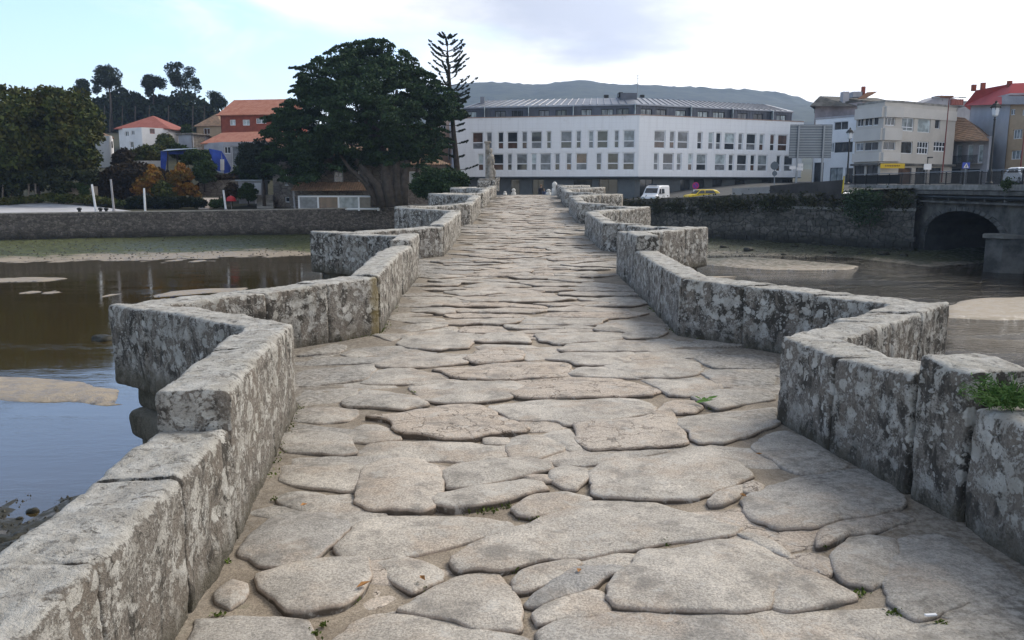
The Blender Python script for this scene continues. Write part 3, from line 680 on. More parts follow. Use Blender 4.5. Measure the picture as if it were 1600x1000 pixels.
# ---- parapet blocks
def block(name,cn,zb,zt,res,r,amp,mat,parent,seed,gap=.005):
    """cn: plan corners inner-start, inner-end, outer-end, outer-start; zb, zt: 2 heights (start, end)"""
    cn=[np.array(c,float) for c in cn]
    L=np.linalg.norm(cn[1]-cn[0])*.5+np.linalg.norm(cn[2]-cn[3])*.5; Wd=(np.linalg.norm(cn[3]-cn[0])+np.linalg.norm(cn[2]-cn[1]))/2; Hh=(zt[0]+zt[1]-zb[0]-zb[1])/2
    nx,ny,nz=[max(2,min(70,int(round(d/res)))) for d in (L,Wd,Hh)]
    idx={};pts=[];Fc=[]
    def vid(i,j,k):
        t=(i,j,k)
        if t not in idx: idx[t]=len(pts); pts.append((i/nx,j/ny,k/nz))
        return idx[t]
    for k in (0,nz):
        for i in range(nx):
            for j in range(ny):
                f=(vid(i,j,k),vid(i+1,j,k),vid(i+1,j+1,k),vid(i,j+1,k)); Fc.append(f if k else f[::-1])
    for j in (0,ny):
        for i in range(nx):
            for k in range(nz):
                f=(vid(i,j,k),vid(i+1,j,k),vid(i+1,j,k+1),vid(i,j,k+1)); Fc.append(f[::-1] if j else f)
    for i in (0,nx):
        for j in range(ny):
            for k in range(nz):
                f=(vid(i,j,k),vid(i,j+1,k),vid(i,j+1,k+1),vid(i,j,k+1)); Fc.append(f if i else f[::-1])
    q=np.array(pts); D=np.array([L,Wd,Hh]); loc=(q-.5)*D; rr=np.minimum(np.array([min(r,.014) if name=='parapet_stone' else r,r,r]),D*.3)
    cl=np.clip(loc,-(D/2-rr),(D/2-rr)); d=loc-cl; ln=np.linalg.norm(d,axis=1,keepdims=True); nl=d/np.maximum(ln,1e-6)
    loc=np.where(ln>0,cl+nl*rr,loc); g_=gap/max(L,.01)
    u=(loc/D+.5); u[:,0]=g_+u[:,0]*(1-2*g_)
    def bil(u): return ((1-u[:,:1])*(1-u[:,1:2])*cn[0]+u[:,:1]*(1-u[:,1:2])*cn[1]+u[:,:1]*u[:,1:2]*cn[2]+(1-u[:,:1])*u[:,1:2]*cn[3])
    xy=bil(u); z0=zb[0]+(zb[1]-zb[0])*u[:,0]; z1=zt[0]+(zt[1]-zt[0])*u[:,0]; z=z0+(z1-z0)*u[:,2]
    ax=(cn[1]-cn[0])/max(np.linalg.norm(cn[1]-cn[0]),1e-6); ay=(cn[3]-cn[0]); ay=ay-ax*ay.dot(ax); ay/=max(np.linalg.norm(ay),1e-6)
    N=np.concatenate([nl[:,:1]*ax+nl[:,1:2]*ay,nl[:,2:]],1); V=np.concatenate([xy,z[:,None]],1)
    Ps=V+[0,0,seed*3.1]
    dsp=amp*(fbm(Ps,2.6,3,seed%50)*.9)+amp*.38*fbm(Ps,13,3,7)
    if res<.03: dsp+=amp*.24*vnoise(Ps,42,9)
    mask=np.where(np.abs(nl[:,0])>.9,.25,1.); V=V+N*(dsp*mask)[:,None]
    if cn[0][0]*0+ ((cn[1]-cn[0])[0]*(cn[3]-cn[0])[1]-(cn[1]-cn[0])[1]*(cn[3]-cn[0])[0])<0: Fc=[f[::-1] for f in Fc]
    return mk(name,V,Fc,mat,parent,True)
def parapet(root,path,t,side,spec,ymax):
    out=offset(path,t,side); sd_=0
    for i in range(len(path)-1):
        a,b_=np.array(path[i]),np.array(path[i+1]); oa,ob=np.array(out[i]),np.array(out[i+1]); L=np.linalg.norm(b_-a)
        sp=spec.get(i)
        if sp is None:
            n=max(1,int(round(L/random.uniform(.8,1.15)))); cuts=[0]+sorted((k+random.uniform(-.15,.15))/n for k in range(1,n))+[1]
            sp=[]
            hb=.63
            for k in range(n):
                h0=hb+random.uniform(-.03,.03); sp.append((cuts[k],cuts[k+1],h0,h0+random.uniform(-.02,.02)))
        for (s0,s1,h0,h1) in sp:
            c=[a+(b_-a)*s0,a+(b_-a)*s1,oa+(ob-oa)*s1,oa+(ob-oa)*s0]; y0,y1=c[0][1],c[1][1]; ym=min(y0,y1)
            res=.02 if ym<5.2 else .027 if ym<9.5 else .045 if ym<18 else .09 if ym<30 else .16
            tilt_=random.uniform(-.01,.01)
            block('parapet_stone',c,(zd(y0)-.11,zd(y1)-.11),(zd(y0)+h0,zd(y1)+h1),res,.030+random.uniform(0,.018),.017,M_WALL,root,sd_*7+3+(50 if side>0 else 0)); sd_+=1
lpar=thing('stone_parapet',(-1.4,3,0),'zigzag granite parapet along the left edge of the footbridge, grey with pale lichen','parapet')
rpar=thing('stone_parapet',(2.1,3,0),'zigzag granite parapet along the right edge of the footbridge, with a tall narrow block','parapet')
cutL=LP[:-1]; LSPEC={0:[(0,.94,.60,.575),(.94,1.0,.55,.55)],1:[(0.0,.52,.565,.56),(.52,1,.56,.545)],2:[(0,.5,.72,.70),(.5,1,.70,.655)],
 3:[(0,.36,.655,.64),(.36,.7,.645,.63),(.7,1,.62,.60)],4:[(0,.42,.60,.61),(.42,.72,.61,.63),(.72,1,.63,.65)],5:[(0,.35,.645,.65),(.35,.68,.65,.66),(.68,1,.66,.65)],6:[(0,.5,.64,.64),(.5,1,.72,.74)],7:[(0,.34,.70,.67),(.34,.67,.66,.65),(.67,1,.66,.66)]}
LSPEC[0]=[(0,1,.59,.575)]
parapet(lpar,LP[:-1],.34,-1,LSPEC,60)
RSPEC={0:[(0,1,.56,.6)],1:[(0,1,.60,.61)],2:[(0.06,.94,.76,.78)],3:[(0,.52,.66,.60),(.52,1,.60,.62)],4:[(0,.42,.61,.61),(.42,.7,.61,.62),(.7,1,.62,.63)],5:[(0,.33,.61,.62),(.33,.66,.63,.63),(.66,1,.64,.64)],6:[(0,.34,.645,.63),(.34,.7,.63,.62),(.7,1,.62,.63)],
 7:[(0,.5,.85,.83),(.5,1,.80,.74)],8:[(0,.3,.74,.70),(.3,.65,.69,.68),(.65,1,.68,.68)]}
parapet(rpar,RPth[:-1],.36,1,RSPEC,60)
# ---- bridge body: spandrels with arches, cutwater piers in courses
LO=offset(LP,.30,-1); RO=offset(RPth,.32,1)
def base_out(path,y):
    pts=[p for p in path]; return float(np.interp(y,[p[1] for p in pts],[p[0] for p in pts]))
piers=[(7.5,1.35),(15.9,1.3),(24.4,1.3),(32.6,1.4),(41,1.4),(49,1.5)]
def zbot(y):
    e=[(-9,-3)]+[(c-w_,c+w_) for c,w_ in piers]+[(54,60)]
    for a,b_ in e:
        if a<=y<=b_: return -5.4
    for (a0,a1),(b0,b1) in zip(e,e[1:]):
        if a1<y<b0: t=(2*y-a1-b0)/(b0-a1); return -3.7+ (2.75+.3*zd(y))*math.sqrt(max(0,1-t*t))
    return -5.4
m=MB(); yy=np.arange(-3,60.01,.25)
for y0,y1 in zip(yy,yy[1:]):
    ym=(y0+y1)/2; XL=lambda y: float(np.interp(y,[-3,2,6,14,30,50,60],[-1.35,-1.48,-1.85,-1.85,-1.4,-1.2,-1.2])); XR=lambda y: float(np.interp(y,[-3,3,6,20,50,60],[2.6,2.5,2.15,2.2,2.8,3.]))
    b0=zbot(ym);
    for X,fl in ((XL,0),(XR,1)):
        q=[(X(y0),y0,b0),(X(y1),y1,b0),(X(y1),y1,zd(y1)-.08),(X(y0),y0,zd(y0)-.08)]; m.quad(*(q if fl else q[::-1]))
    m.quad((XL(y0),y0,b0),(XR(y0),y0,b0),(XR(y1),y1,b0),(XL(y1),y1,b0)); m.quad((XL(y0),y0,zd(y0)-.08),(XL(y1),y1,zd(y1)-.08),(XR(y1),y1,zd(y1)-.08),(XR(y0),y0,zd(y0)-.08))
    bn=zbot(ym+.25)
    if abs(bn-b0)>.01: m.quad((XL(y1),y1,b0),(XR(y1),y1,b0),(XR(y1),y1,bn),(XL(y1),y1,bn))
m.build('arcade_wall',M_PIER,bridge)
for k,(side,PO,ids) in enumerate(((-1,LO,(3,7,11,14,17)),(1,RO,(4,8,11,14,17,20)))):
    for n_,ia in enumerate(ids):
        A,X_,B=[np.array(PO[ia+j]) for j in range(3)]; cx_=np.array([A[0]*.5+B[0]*.5,(A[1]+B[1])/2]); near=(n_==0); res=.05 if (near and side<0) else .16
        mm=MB(); ins=.10; sh=lambda p,f: p+(cx_-p)/np.linalg.norm(cx_-p)*f
        def face(p,q,o_p,o_q,n,z0,z1,f,seed,am=.03,rad=.05):
            p,q=sh(p,f),sh(q,f); op,oq=sh(p,.5),sh(q,.5)
            for s in range(n):
                a0,a1=s/n,(s+1)/n; cc=[p+(q-p)*a0,p+(q-p)*a1,op+(oq-op)*a1,op+(oq-op)*a0]
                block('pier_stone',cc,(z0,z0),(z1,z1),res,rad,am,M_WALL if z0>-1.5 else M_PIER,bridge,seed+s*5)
        zt0=zd(X_[1])-.10
        courses=[(zt0-.24,zt0,.10,.07),(zt0-.52,zt0-.23,.0 if near else .05,.12),(zt0-1.0,zt0-.51,.12,.03)]+[(zt0-1.0-.55*(j+1),zt0-1.0-.55*j,.12,.04) for j in range(6)]
        for j,(z0,z1,f,rad) in enumerate(courses):
            nst=2 if j%2 else 3
            if not near and j>3: nst=1
            face(A,X_,0,0,nst,z0,z1,f,j*11+n_*31+k*400,.018,rad); 
            if near or j<2: face(X_,B,0,0,nst,z0,z1,f,j*13+n_*37+k*400+7,.018,rad)
        mm.prism([tuple(sh(A,.3)),tuple(sh(X_,.45)),tuple(sh(B,.3)),tuple(cx_+np.array([-side*1.0,0]))],-5.4,zt0-.02); mm.build('pier_core',M_PIER,bridge)
# ================================================================ quays
def wallstrip(pts,th,zt,zb):
    """wall along plan points with top heights zt and bottom zb; thickness towards +Y"""
    m=MB(); o=[(p[0],p[1]+th) for p in pts]
    for i in range(len(pts)-1):
        p,q,r,s=pts[i],pts[i+1],o[i+1],o[i]
        m.quad((p[0],p[1],zb[i]),(q[0],q[1],zb[i+1]),(q[0],q[1],zt[i+1]),(p[0],p[1],zt[i]))
        m.quad((p[0],p[1],zt[i]),(q[0],q[1],zt[i+1]),(r[0],r[1],zt[i+1]),(s[0],s[1],zt[i]))
        m.quad((r[0],r[1],zb[i+1]),(s[0],s[1],zb[i]),(s[0],s[1],zt[i]),(r[0],r[1],zt[i+1]))
    return m
def rubble_face(m,pts,zt,zb,size,proud,seed):
    """individual uneven facing stones, joined"""
    rs=random.Random(seed)
    for i in range(len(pts)-1):
        a=Vector(pts[i]); b_=Vector(pts[i+1]); L=(b_-a).length; d=(b_-a)/L; nrm=Vector((d.y,-d.x)); 
        z=-4.3
        while z<max(zt[i],zt[i+1])-.15:
            h=rs.uniform(.6,1.1)*size; s=0
            while s<L:
                w_=rs.uniform(.7,1.8)*size; t=(s+w_/2)/L
                if t<1 and z+h<zt[i]+(zt[i+1]-zt[i])*t-.08:
                    pr=rs.uniform(.02,proud); c=a+d*(s+w_/2)+nrm*(pr/2-.04)
                    m.box((c.x,c.y,z+h/2),(w_*.93,pr+.08,h*.9),math.atan2(d.y,d.x)+rs.uniform(-.03,.03))
                s+=w_
            z+=h
lq=thing('quay_wall',(-40,88,-4.5),'long low dark rubble quay wall behind the green mud on the left bank','wall')
xs=[-120,-60,-37,-25,-14,-8,3]; pts=[(x,float(quay(x))-.35) for x in xs]; ztl=[-1.35,-1.3,-1.2,-1.1,-.98,-.93,-.9]
wallstrip(pts,.5,ztl,[-5.2]*7).build('wall_core',M_QUAY,lq)
m=MB(); rubble_face(m,pts[1:],ztl[1:],None,.34,.10,4); tag(m.build('rubble_stone',M_QUAY,lq),kind='stuff')
m=MB(); p3=[(p[0],p[1]-.06) for p in pts]; wallstrip(p3,.62,[z+.13 for z in ztl],[z+.005 for z in ztl]).build('coping',plain('quay_coping',(.30,.28,.25),.9,.25,2),lq)
rq=thing('quay_wall',(24,86,-4.5),'tall dark overgrown masonry quay wall rising to the road bridge on the right bank','wall')
xs=[6,10,15,20,26,31,35.3]; pts=[(x,float(quay(x))-.35) for x in xs]; ztr=[-.05,.0,.12,.45,.92,.95,.95]
wallstrip(pts,.5,ztr,[-5.2]*7).build('wall_core',M_RWALL,rq)
m=MB(); rubble_face(m,pts,[z-1.0 if k>3 else z-.1 for k,z in enumerate(ztr)],None,.6,.14,9); tag(m.build('masonry_block',M_RWALL,rq),kind='stuff')
wallstrip([(p[0],p[1]-.10) for p in pts],.18,[-1.0,-.95,-.8,-.62,-.35,-.32,-.30],[-1.25,-1.2,-1.05,-.87,-.6,-.57,-.55]).build('ledge',M_CONC,rq)
# upper ramp walls of the road
Pa,Pb,Pc=at(1204,303,84.2),at(1322,300,77.0),None
rw=thing('retaining_wall',(27,82,.5),'dark smooth retaining wall of the road ramp, above the overgrown quay, right of the pale low wall','wall')
def at_wall(x0,y0,Y0,x1,y1,Y1,th,top0,top1,name,mat,parent):
    a,b_=at(x0,y0,Y0),at(x1,y1,Y1); ta,tb=at(x0,top0,Y0).z,at(x1,top1,Y1).z
    return wallstrip([(a.x,a.y),(b_.x,b_.y)],th,[ta,tb],[a.z-.6,b_.z-.6]).build(name,mat,parent)
at_wall(1204,303,85.2,1316,300,77.4,.3,290,281,'wall_face',plain('dark_retaining',(.055,.05,.047),.9,.25,.6),rw)
pw=thing('low_wall',(22,88,.2),'pale concrete low wall between the yellow car and the dark retaining wall','wall')
at_wall(1145,305,90.,1204,303,86.,.3,294,291.5,'wall_face',plain('pale_low_wall',(.30,.28,.26),.9,.15,.6),pw)

# ================================================================ road bridge on the right
rb=thing('road_bridge',(36,66,-4.5),'dark stained road bridge with one low arch, pipes and black railing on the right','bridge')
BX=36.2; Y0,Y1=88,20
lm=MB()
def bridge_side(X):
    m=MB(); a0,a1=72.6,61.0; ys=list(np.linspace(a0,a1,25)); ztop=1.35
    def intr(y): t=(2*y-a0-a1)/(a0-a1); return -2.6+2.25*math.sqrt(max(0,1-t*t))
    m.quad((X,Y0,-5.3),(X,a0,-5.3),(X,a0,ztop),(X,Y0,ztop))
    for p,q in zip(ys,ys[1:]):
        m.quad((X,p,intr(p)),(X,q,intr(q)),(X,q,ztop),(X,p,ztop)); lm.quad((X+.01,p,intr(p)),(X+30,p,intr(p)),(X+30,q,intr(q)),(X+.01,q,intr(q)))
    for a in (a0,a1): lm.quad((X+.01,a,-5.3),(X+30,a,-5.3),(X+30,a,-2.6),(X+.01,a,-2.6))
    b0,b1=58.2,45
    m.quad((X,a1,-5.3),(X,b0,-5.3),(X,b0,ztop),(X,a1,ztop))
    ys2=list(np.linspace(b0,b1,21))
    for p,q in zip(ys2,ys2[1:]):
        f=lambda y:-2.6+2.25*math.sqrt(max(0,1-((2*y-b0-b1)/(b0-b1))**2))
        m.quad((X,p,f(p)),(X,q,f(q)),(X,q,ztop),(X,p,ztop)); m.quad((X,p,f(p)),(X+30,p,f(p)),(X+30,q,f(q)),(X,q,f(q)))
    m.quad((X,b1,-5.3),(X,Y1,-5.3),(X,Y1,ztop),(X,b1,ztop))
    m.quad((X+30,Y0,-5.3),(X+30,a0,-5.3),(X+30,a0,ztop),(X+30,Y0,ztop)); m.quad((X+30,a1,-5.3),(X+30,b0,-5.3),(X+30,b0,ztop),(X+30,a1,ztop)); 
    m.quad((X+30,b1,-5.3),(X+30,Y1,-5.3),(X+30,Y1,ztop),(X+30,b1,ztop))
    for p,q in list(zip(ys,ys[1:])): m.quad((X+30,p,intr(p)),(X+30,q,intr(q)),(X+30,q,ztop),(X+30,p,ztop))
    return m
bridge_side(BX).build('arch_wall',plain('bridge_spandrel',(.105,.098,.085),.9,.55,.7,0,.03,3),rb)
lm.build('arch_lining',plain('shaded_arch_stone',(.03,.028,.024),.8,.4,1),rb)  # near-black tone puts the darkness under the arch into the stone colour
# voussoir ring
for k in range(22):
    t0,t1=math.pi*k/22,math.pi*(k+1)/22; m=MB(); V=[]
    for r_,dx in ((1,-.10),(1,.05)):
        pass
    f=lambda t,s: (66.8+5.8*s*math.cos(t),-2.6+2.25*s*math.sin(t))
    A=[f(t0+.01,1.0),f(t1-.01,1.0),f(t1-.01,1.13),f(t0+.01,1.13)]
    V=[(BX-.09,y,z) for y,z in A]+[(BX+.1,y,z) for y,z in A]
    m.add(V,[(0,1,2,3),(7,6,5,4),(0,4,5,1),(1,5,6,2),(2,6,7,3),(3,7,4,0)]); m.build('voussoir',M_CONCD,rb)
m=MB(); m.prism([(BX-1.4,60.6),(BX-2.1,59.6),(BX-1.4,58.6),(BX,58.2),(BX,61)],-5.3,-2.05); m.build('cutwater',M_CONCD,rb)
m=MB(); m.prism([(BX-1.55,60.8),(BX-2.35,59.6),(BX-1.55,58.4),(BX,58.0),(BX,61.2)],-2.05,-1.8); m.build('cutwater_cap',plain('cap_stone',(.16,.15,.13),.9,.3,1.5),rb)
MB().box((BX+14.7,(Y0+Y1)/2,1.52),(30.8,Y0-Y1,.42)).build('deck_slab',M_CONC,rb)
MB().box((BX-.5,(Y0+Y1)/2+2,1.10),(.35,Y0-Y1-8,.3)).build('cornice',M_CONCD,rb)
MB().box((BX-.25,(Y0+Y1)/2,.32),(.5,Y0-Y1,.14)).build('ledge',M_CONCD,rb)
for dz,r_ in ((.72,.16),(.98,.07)):
    MB().tube([(BX-.42,Y0-2,dz),(BX-.42,Y1,dz)],r_,8).build('pipe',M_BLACK if r_>.1 else M_CONCD,rb)
m=MB()
for y in np.arange(24,76,2.6): m.box((BX-.3,y,.75),(.5,.12,.6))
m.build('pipe_bracket',M_CONCD,rb)
zr=1.74
# railing with mesh panels; posts as parts, balusters joined
for y in np.arange(30,88.1,2.6):
    MB().box((BX-.45,y,zr+.52),(.09,.09,1.04)).build('railing_post',M_BLACK,rb)
MB().box((BX-.45,58.5,zr+1.05),(.10,59,.07)).build('handrail',M_GRAYM,rb)
m=MB(); m.box((BX-.45,58.5,zr+.10),(.05,59,.05)); m.box((BX-.45,58.5,zr+.92),(.05,59,.05))
for y in np.arange(29.2,88,.115): m.box((BX-.45,y,zr+.5),(.02,.028,.82))
tag(m.build('baluster',M_BLACK,rb),kind='stuff')
m=MB(); m.box((BX-.40,82.5,zr+.5),(.01,10.5,.8)); m.build('mesh_panel',M_BLACK,rb)
MB().box((BX+29.6,53,zr+.5),(.1,48,.9)).build('far_parapet',M_GREYW,rb)

# ================================================================ facades
def facade(root,P0,P1,z0,z1,wins,mat,name='wall',th=.3):
    """wins: list of (s0,s1,za,zb,kind) along P0->P1"""
    P0=Vector((P0[0],P0[1])); P1=Vector((P1[0],P1[1])); L=(P1-P0).length; d=(P1-P0)/L; n=Vector((d.y,-d.x))
    S=sorted({0,L}|{round(w_[i],3) for w_ in wins for i in (0,1)}); Z=sorted({z0,z1}|{round(w_[i],3) for w_ in wins for i in (2,3)})
    ws=[tuple(round(v,3) for v in w_[:4]) for w_ in wins]
    pt=lambda s,z,dep=0: (P0.x+d.x*s-n.x*dep,P0.y+d.y*s-n.y*dep,z)
    hole=[[any(a<=(S[i]+S[i+1])/2<=b_ and c<=(Z[j]+Z[j+1])/2<=e for a,b_,c,e in ws) for j in range(len(Z)-1)] for i in range(len(S)-1)]
    m=MB(); 
    for i in range(len(S)-1):
        j=0
        while j<len(Z)-1:
            if hole[i][j]: j+=1; continue
            k=j
            while k+1<len(Z)-1 and not hole[i][k+1]: k+=1
            m.quad(pt(S[i],Z[j]),pt(S[i+1],Z[j]),pt(S[i+1],Z[k+1]),pt(S[i],Z[k+1])); j=k+1
    for a,b_,c,e in ws:
        m.quad(pt(a,c),pt(b_,c),pt(b_,c,th),pt(a,c,th)); m.quad(pt(a,e,th),pt(b_,e,th),pt(b_,e),pt(a,e))
        m.quad(pt(a,c,th),pt(a,e,th),pt(a,e),pt(a,c)); m.quad(pt(b_,c),pt(b_,e),pt(b_,e,th),pt(b_,c,th))
    m.quad(pt(0,z1),pt(L,z1),pt(L,z1,th),pt(0,z1,th)); m.quad(pt(0,z0,th),pt(L,z0,th),pt(L,z0),pt(0,z0))
    m.quad(pt(0,z0,th),pt(0,z0),pt(0,z1),pt(0,z1,th)); m.quad(pt(L,z0),pt(L,z0,th),pt(L,z1,th),pt(L,z1))
    m.build(name,mat,root)
    return pt
def bar(m,pt,a,b_,c,e,d0,d1):
    V=[pt(a,c,d0),pt(b_,c,d0),pt(b_,e,d0),pt(a,e,d0),pt(a,c,d1),pt(b_,c,d1),pt(b_,e,d1),pt(a,e,d1)]
    m.add(V,[(0,1,2,3),(5,4,7,6),(4,0,3,7),(1,5,6,2),(3,2,6,7),(4,5,1,0)])
def window(root,pt,a,b_,c,e,glass,frame=None,cols=1,trans=None,glass2=None,fw=.07,dep=.12,name='window'):
    m=MB(); frame=frame or M_FRAMEW
    bar(m,pt,a+.004,b_-.004,c+.004,c+fw,dep,dep+.08); bar(m,pt,a+.004,b_-.004,e-fw,e-.004,dep,dep+.08)
    bar(m,pt,a+.004,a+fw,c+fw+.002,e-fw-.002,dep,dep+.08); bar(m,pt,b_-fw,b_-.004,c+fw+.002,e-fw-.002,dep,dep+.08)
    for k in range(1,cols): s=a+(b_-a)*k/cols; bar(m,pt,s-fw*.4,s+fw*.4,c+fw+.002,e-fw-.002,dep+.002,dep+.07)
    zs=[c+fw*.5,e-fw*.5]
    if trans: zt=c+(e-c)*trans; bar(m,pt,a+fw*.5,b_-fw*.5,zt-fw*.5,zt+fw*.5,dep-.005,dep+.075); zs=[c+fw*.5,zt,e-fw*.5]
    fr=m.build(name,frame,root)
    for q in range(len(zs)-1):
        g=MB(); bar(g,pt,a+fw*.5,b_-fw*.5,zs[q],zs[q+1],dep+.04,dep+.055); g.build('pane',(glass2 or glass) if (q==0 and len(zs)>2) else glass,fr)
    return fr
def px2s(P0,P1,px,py):
    d=ray(px,py); ax,ay=P0[0],P0[1]; bx,by=P1[0]-ax,P1[1]-ay
    # (t*dx-ax)*by-(t*dy-ay)*bx=0
    t=(ax*by-ay*bx)/(d[0]*by-d[1]*bx); x,y,z=d[0]*t,d[1]*t,H+d[2]*t
    return math.hypot(x-ax,y-ay)*(1 if (x-ax)*bx+(y-ay)*by>0 else -1),z
def pxwin(P0,P1,x0,y0,x1,y1):
    xm=(x0+x1)/2; ym=(y0+y1)/2; s0,_=px2s(P0,P1,x0,ym); s1,_=px2s(P0,P1,x1,ym); _,zt=px2s(P0,P1,xm,y0); _,zb=px2s(P0,P1,xm,y1)
    return s0,s1,zb,zt
def inset_poly(P,e=.32):
    c=Vector((sum(p[0] for p in P)/len(P),sum(p[1] for p in P)/len(P))); out=[]
    n=len(P)
    for i in range(n):
        a,b_,c_=Vector(P[i-1]),Vector(P[i]),Vector(P[(i+1)%n]); d1=(b_-a).normalized(); d2=(c_-b_).normalized()
        n1=Vector((-d1.y,d1.x)); n2=Vector((-d2.y,d2.x)); nn=(n1+n2).normalized(); out.append(tuple(b_+nn*e/max(.4,nn.dot(n1))))
    return out

# ---- the long white building
wb=thing('apartment_building',(18,118,-.7),'long white apartment block with rows of windows and grey zinc attic beyond the bridge','building')
A=at(711,280,117.0); B=at(997,280,111.5); D=at(1251,280,123.5)
A2,B2,D2=(A.x,A.y),(B.x,B.y),(D.x,D.y); zb0=at(997,275.5,111.5).z; zt0=at(997,180,111.5).z
up=[(243,310),(335,368),(410,443),(470,535),(565,597),(625,692),(725,753),(817,887),(917,947),(998,1028),(1053,1122)]; lo=[(280,312),(378,443),(470,498),(530,598),(627,657),(683,752),(780,810),(855,887),(918,988),(1050,1082),(1123,1193),(1225,1297)]
up2=[(40,68),(100,170)]; lo2=[(100,170)]
up3=[(207,272),(303,370),(403,432),(455,520),(583,610),(655,683),(705,733),(760,823),(850,875),(903,960),(987,1012),(1057,1082),(1108,1165)]; lo3=[(207,270),(303,330),(363,428),(453,480),(527,552),(582,643),(703,767),(793,820),(847,907),(935,960),(983,1040),(1105,1127),(1155,1208)]
s_=4.167
L_=[(680+a/s_,680+b_/s_,0) for a,b_ in up]+[(680+a/s_,680+b_/s_,1) for a,b_ in lo]+[(950+a/s_,950+b_/s_,0) for a,b_ in up2]
R_=[(950+a/s_,950+b_/s_,0) for a,b_ in up3]+[(950+a/s_,950+b_/s_,1) for a,b_ in lo3]
hz_=(zt0-zb0); rows={0:(zb0+.465*hz_,zb0+.765*hz_),1:(zb0+.10*hz_,zb0+.395*hz_)}
rg=random.Random(5); GL=[G_DARK,G_GREY,G_CURT,G_BLIND,G_BROWN,G_GREY,G_DARK]
for P,Q,wl in ((A2,B2,L_),(B2,D2,R_)):
    ws=[]
    for x0,x1,row in wl:
        s0,s1,_,_=pxwin(P,Q,x0-.8,230,x1+.8,235); ws.append((s0,s1,rows[row][0],rows[row][1]))
    Ln=math.hypot(Q[0]-P[0],Q[1]-P[1]); ws=[w_ for w_ in ws if w_[0]>.1 and w_[1]<Ln-.1]
    pt=facade(wb,P,Q,zb0,zt0,ws,M_PANEL,'wall_front',.35)
    for w_ in ws: window(wb,pt,*w_,glass=rg.choice(GL),frame=M_FRAMEW,trans=.4,glass2=rg.choice([G_DARK,G_GREY,G_BROWN]),fw=.13,dep=.14)
    MB_=MB(); bar(MB_,pt,-.02,Ln+.02,zt0-.003,zt0+.12,-.06,.5); MB_.build('coping',plain('rusty_coping',(.35,.25,.21),.7,.15),wb)
    m=MB(); bar(m,pt,-.02,Ln+.02,zb0-.12,zb0-.003,-.03,.5); m.build('lower_edge',M_SIGNB,wb)
back=[(D.x+.5,D.y+14),(A.x-2,A.y+13)]
foot=[A2,B2,D2]+back
body=inset_poly(foot,.37); MB().prism(body,zb0+.01,zt0-.02).build('wall_body',M_DARK,wb)
MB().prism(inset_poly(foot,.05),zt0-.02,zt0+.05).build('terrace',M_CONC,wb)
m=MB(); 
for p,q in ((D2,back[0]),(back[0],back[1]),(back[1],A2)): facade(wb,p,q,zb0,zt0,[],M_PANEL,'side_wall',.3)
# ground floor set back, dark
gf=inset_poly(foot,1.6); zg=-.75
for k,(p,q,wl) in enumerate(((gf[0],gf[1],[(798,812),(832,850),(896,925),(936,965)]),(gf[1],gf[2],[(1000,1020),(1063,1078),(1084,1100),(1113,1128),(1148,1164),(1190,1205),(1222,1238)]))):
    ws=[]
    for x0,x1 in wl:
        s0,s1,_,_=pxwin(p,q,x0,285,x1,290); ws.append((s0,s1,zg+.3,zb0-.35))
    pt=facade(wb,p,q,zg-.6,zb0-.01,ws,M_DGREY,'ground_floor_wall',.3)
    for w_ in ws: window(wb,pt,*w_,glass=G_DARK,frame=M_BLACK,cols=2 if w_[1]-w_[0]>1.6 else 1,fw=.06,name='shopfront')
MB().prism(inset_poly(foot,1.95),zg-.6,zb0).build('ground_floor_body',M_DARK,wb)
# attic
at_=inset_poly(foot,1.5); za=zt0+.03; zc=at(997,163.5,113).z
aw1=[(195,270),(388,460),(498,570),(673,745),(783,857),(947,1020),(1080,1160),(1180,1262)]; aw2=[(213,287),(310,380),(440,508),(585,655),(685,760),(845,910),(947,1012),(1097,1163),(1200,1235)]
for P,Q,wl,o_ in ((at_[0],at_[1],aw1,680),(at_[1],at_[2],aw2,950)):
    ws=[]; Ln=math.hypot(Q[0]-P[0],Q[1]-P[1])
    for a,b_ in wl:
        s0,s1,_,_=pxwin(P,Q,o_+a/s_,172,o_+b_/s_,175)
        if s0>.1 and s1<Ln-.1: ws.append((s0,s1,za+.05,zc-.45))
    pt=facade(wb,P,Q,za,zc,ws,M_ATTIC,'attic_wall',.25)
    for k,w_ in enumerate(ws): window(wb,pt,*w_,glass=rg.choice([G_DARK,G_CURT,G_BLIND,G_GREY]),frame=M_BLACK,cols=2,fw=.10,name='attic_window')
    m=MB(); 
    for s in np.arange(.4,Ln,.55): bar(m,pt,s,s+.05,za+.01,zc-.01,-.04,-.003)
    tag(m.build('siding_seam',M_ATTIC,wb),kind='stuff')
MB().prism(inset_poly(foot,1.8),za,zc-.02).build('attic_body',M_DARK,wb)
for px_ in (757,826,896,993,1081,1146,1209):
    Y=117-(px_-711)/286*5.5+.3 if px_<997 else 111.8+(px_-997)/254*12
    p=at(px_,180,Y); m=MB(); m.box((p.x,p.y+.9,za+.75),(.08,1.5,1.5)); m.build('glass_divider',G_BLIND,wb)
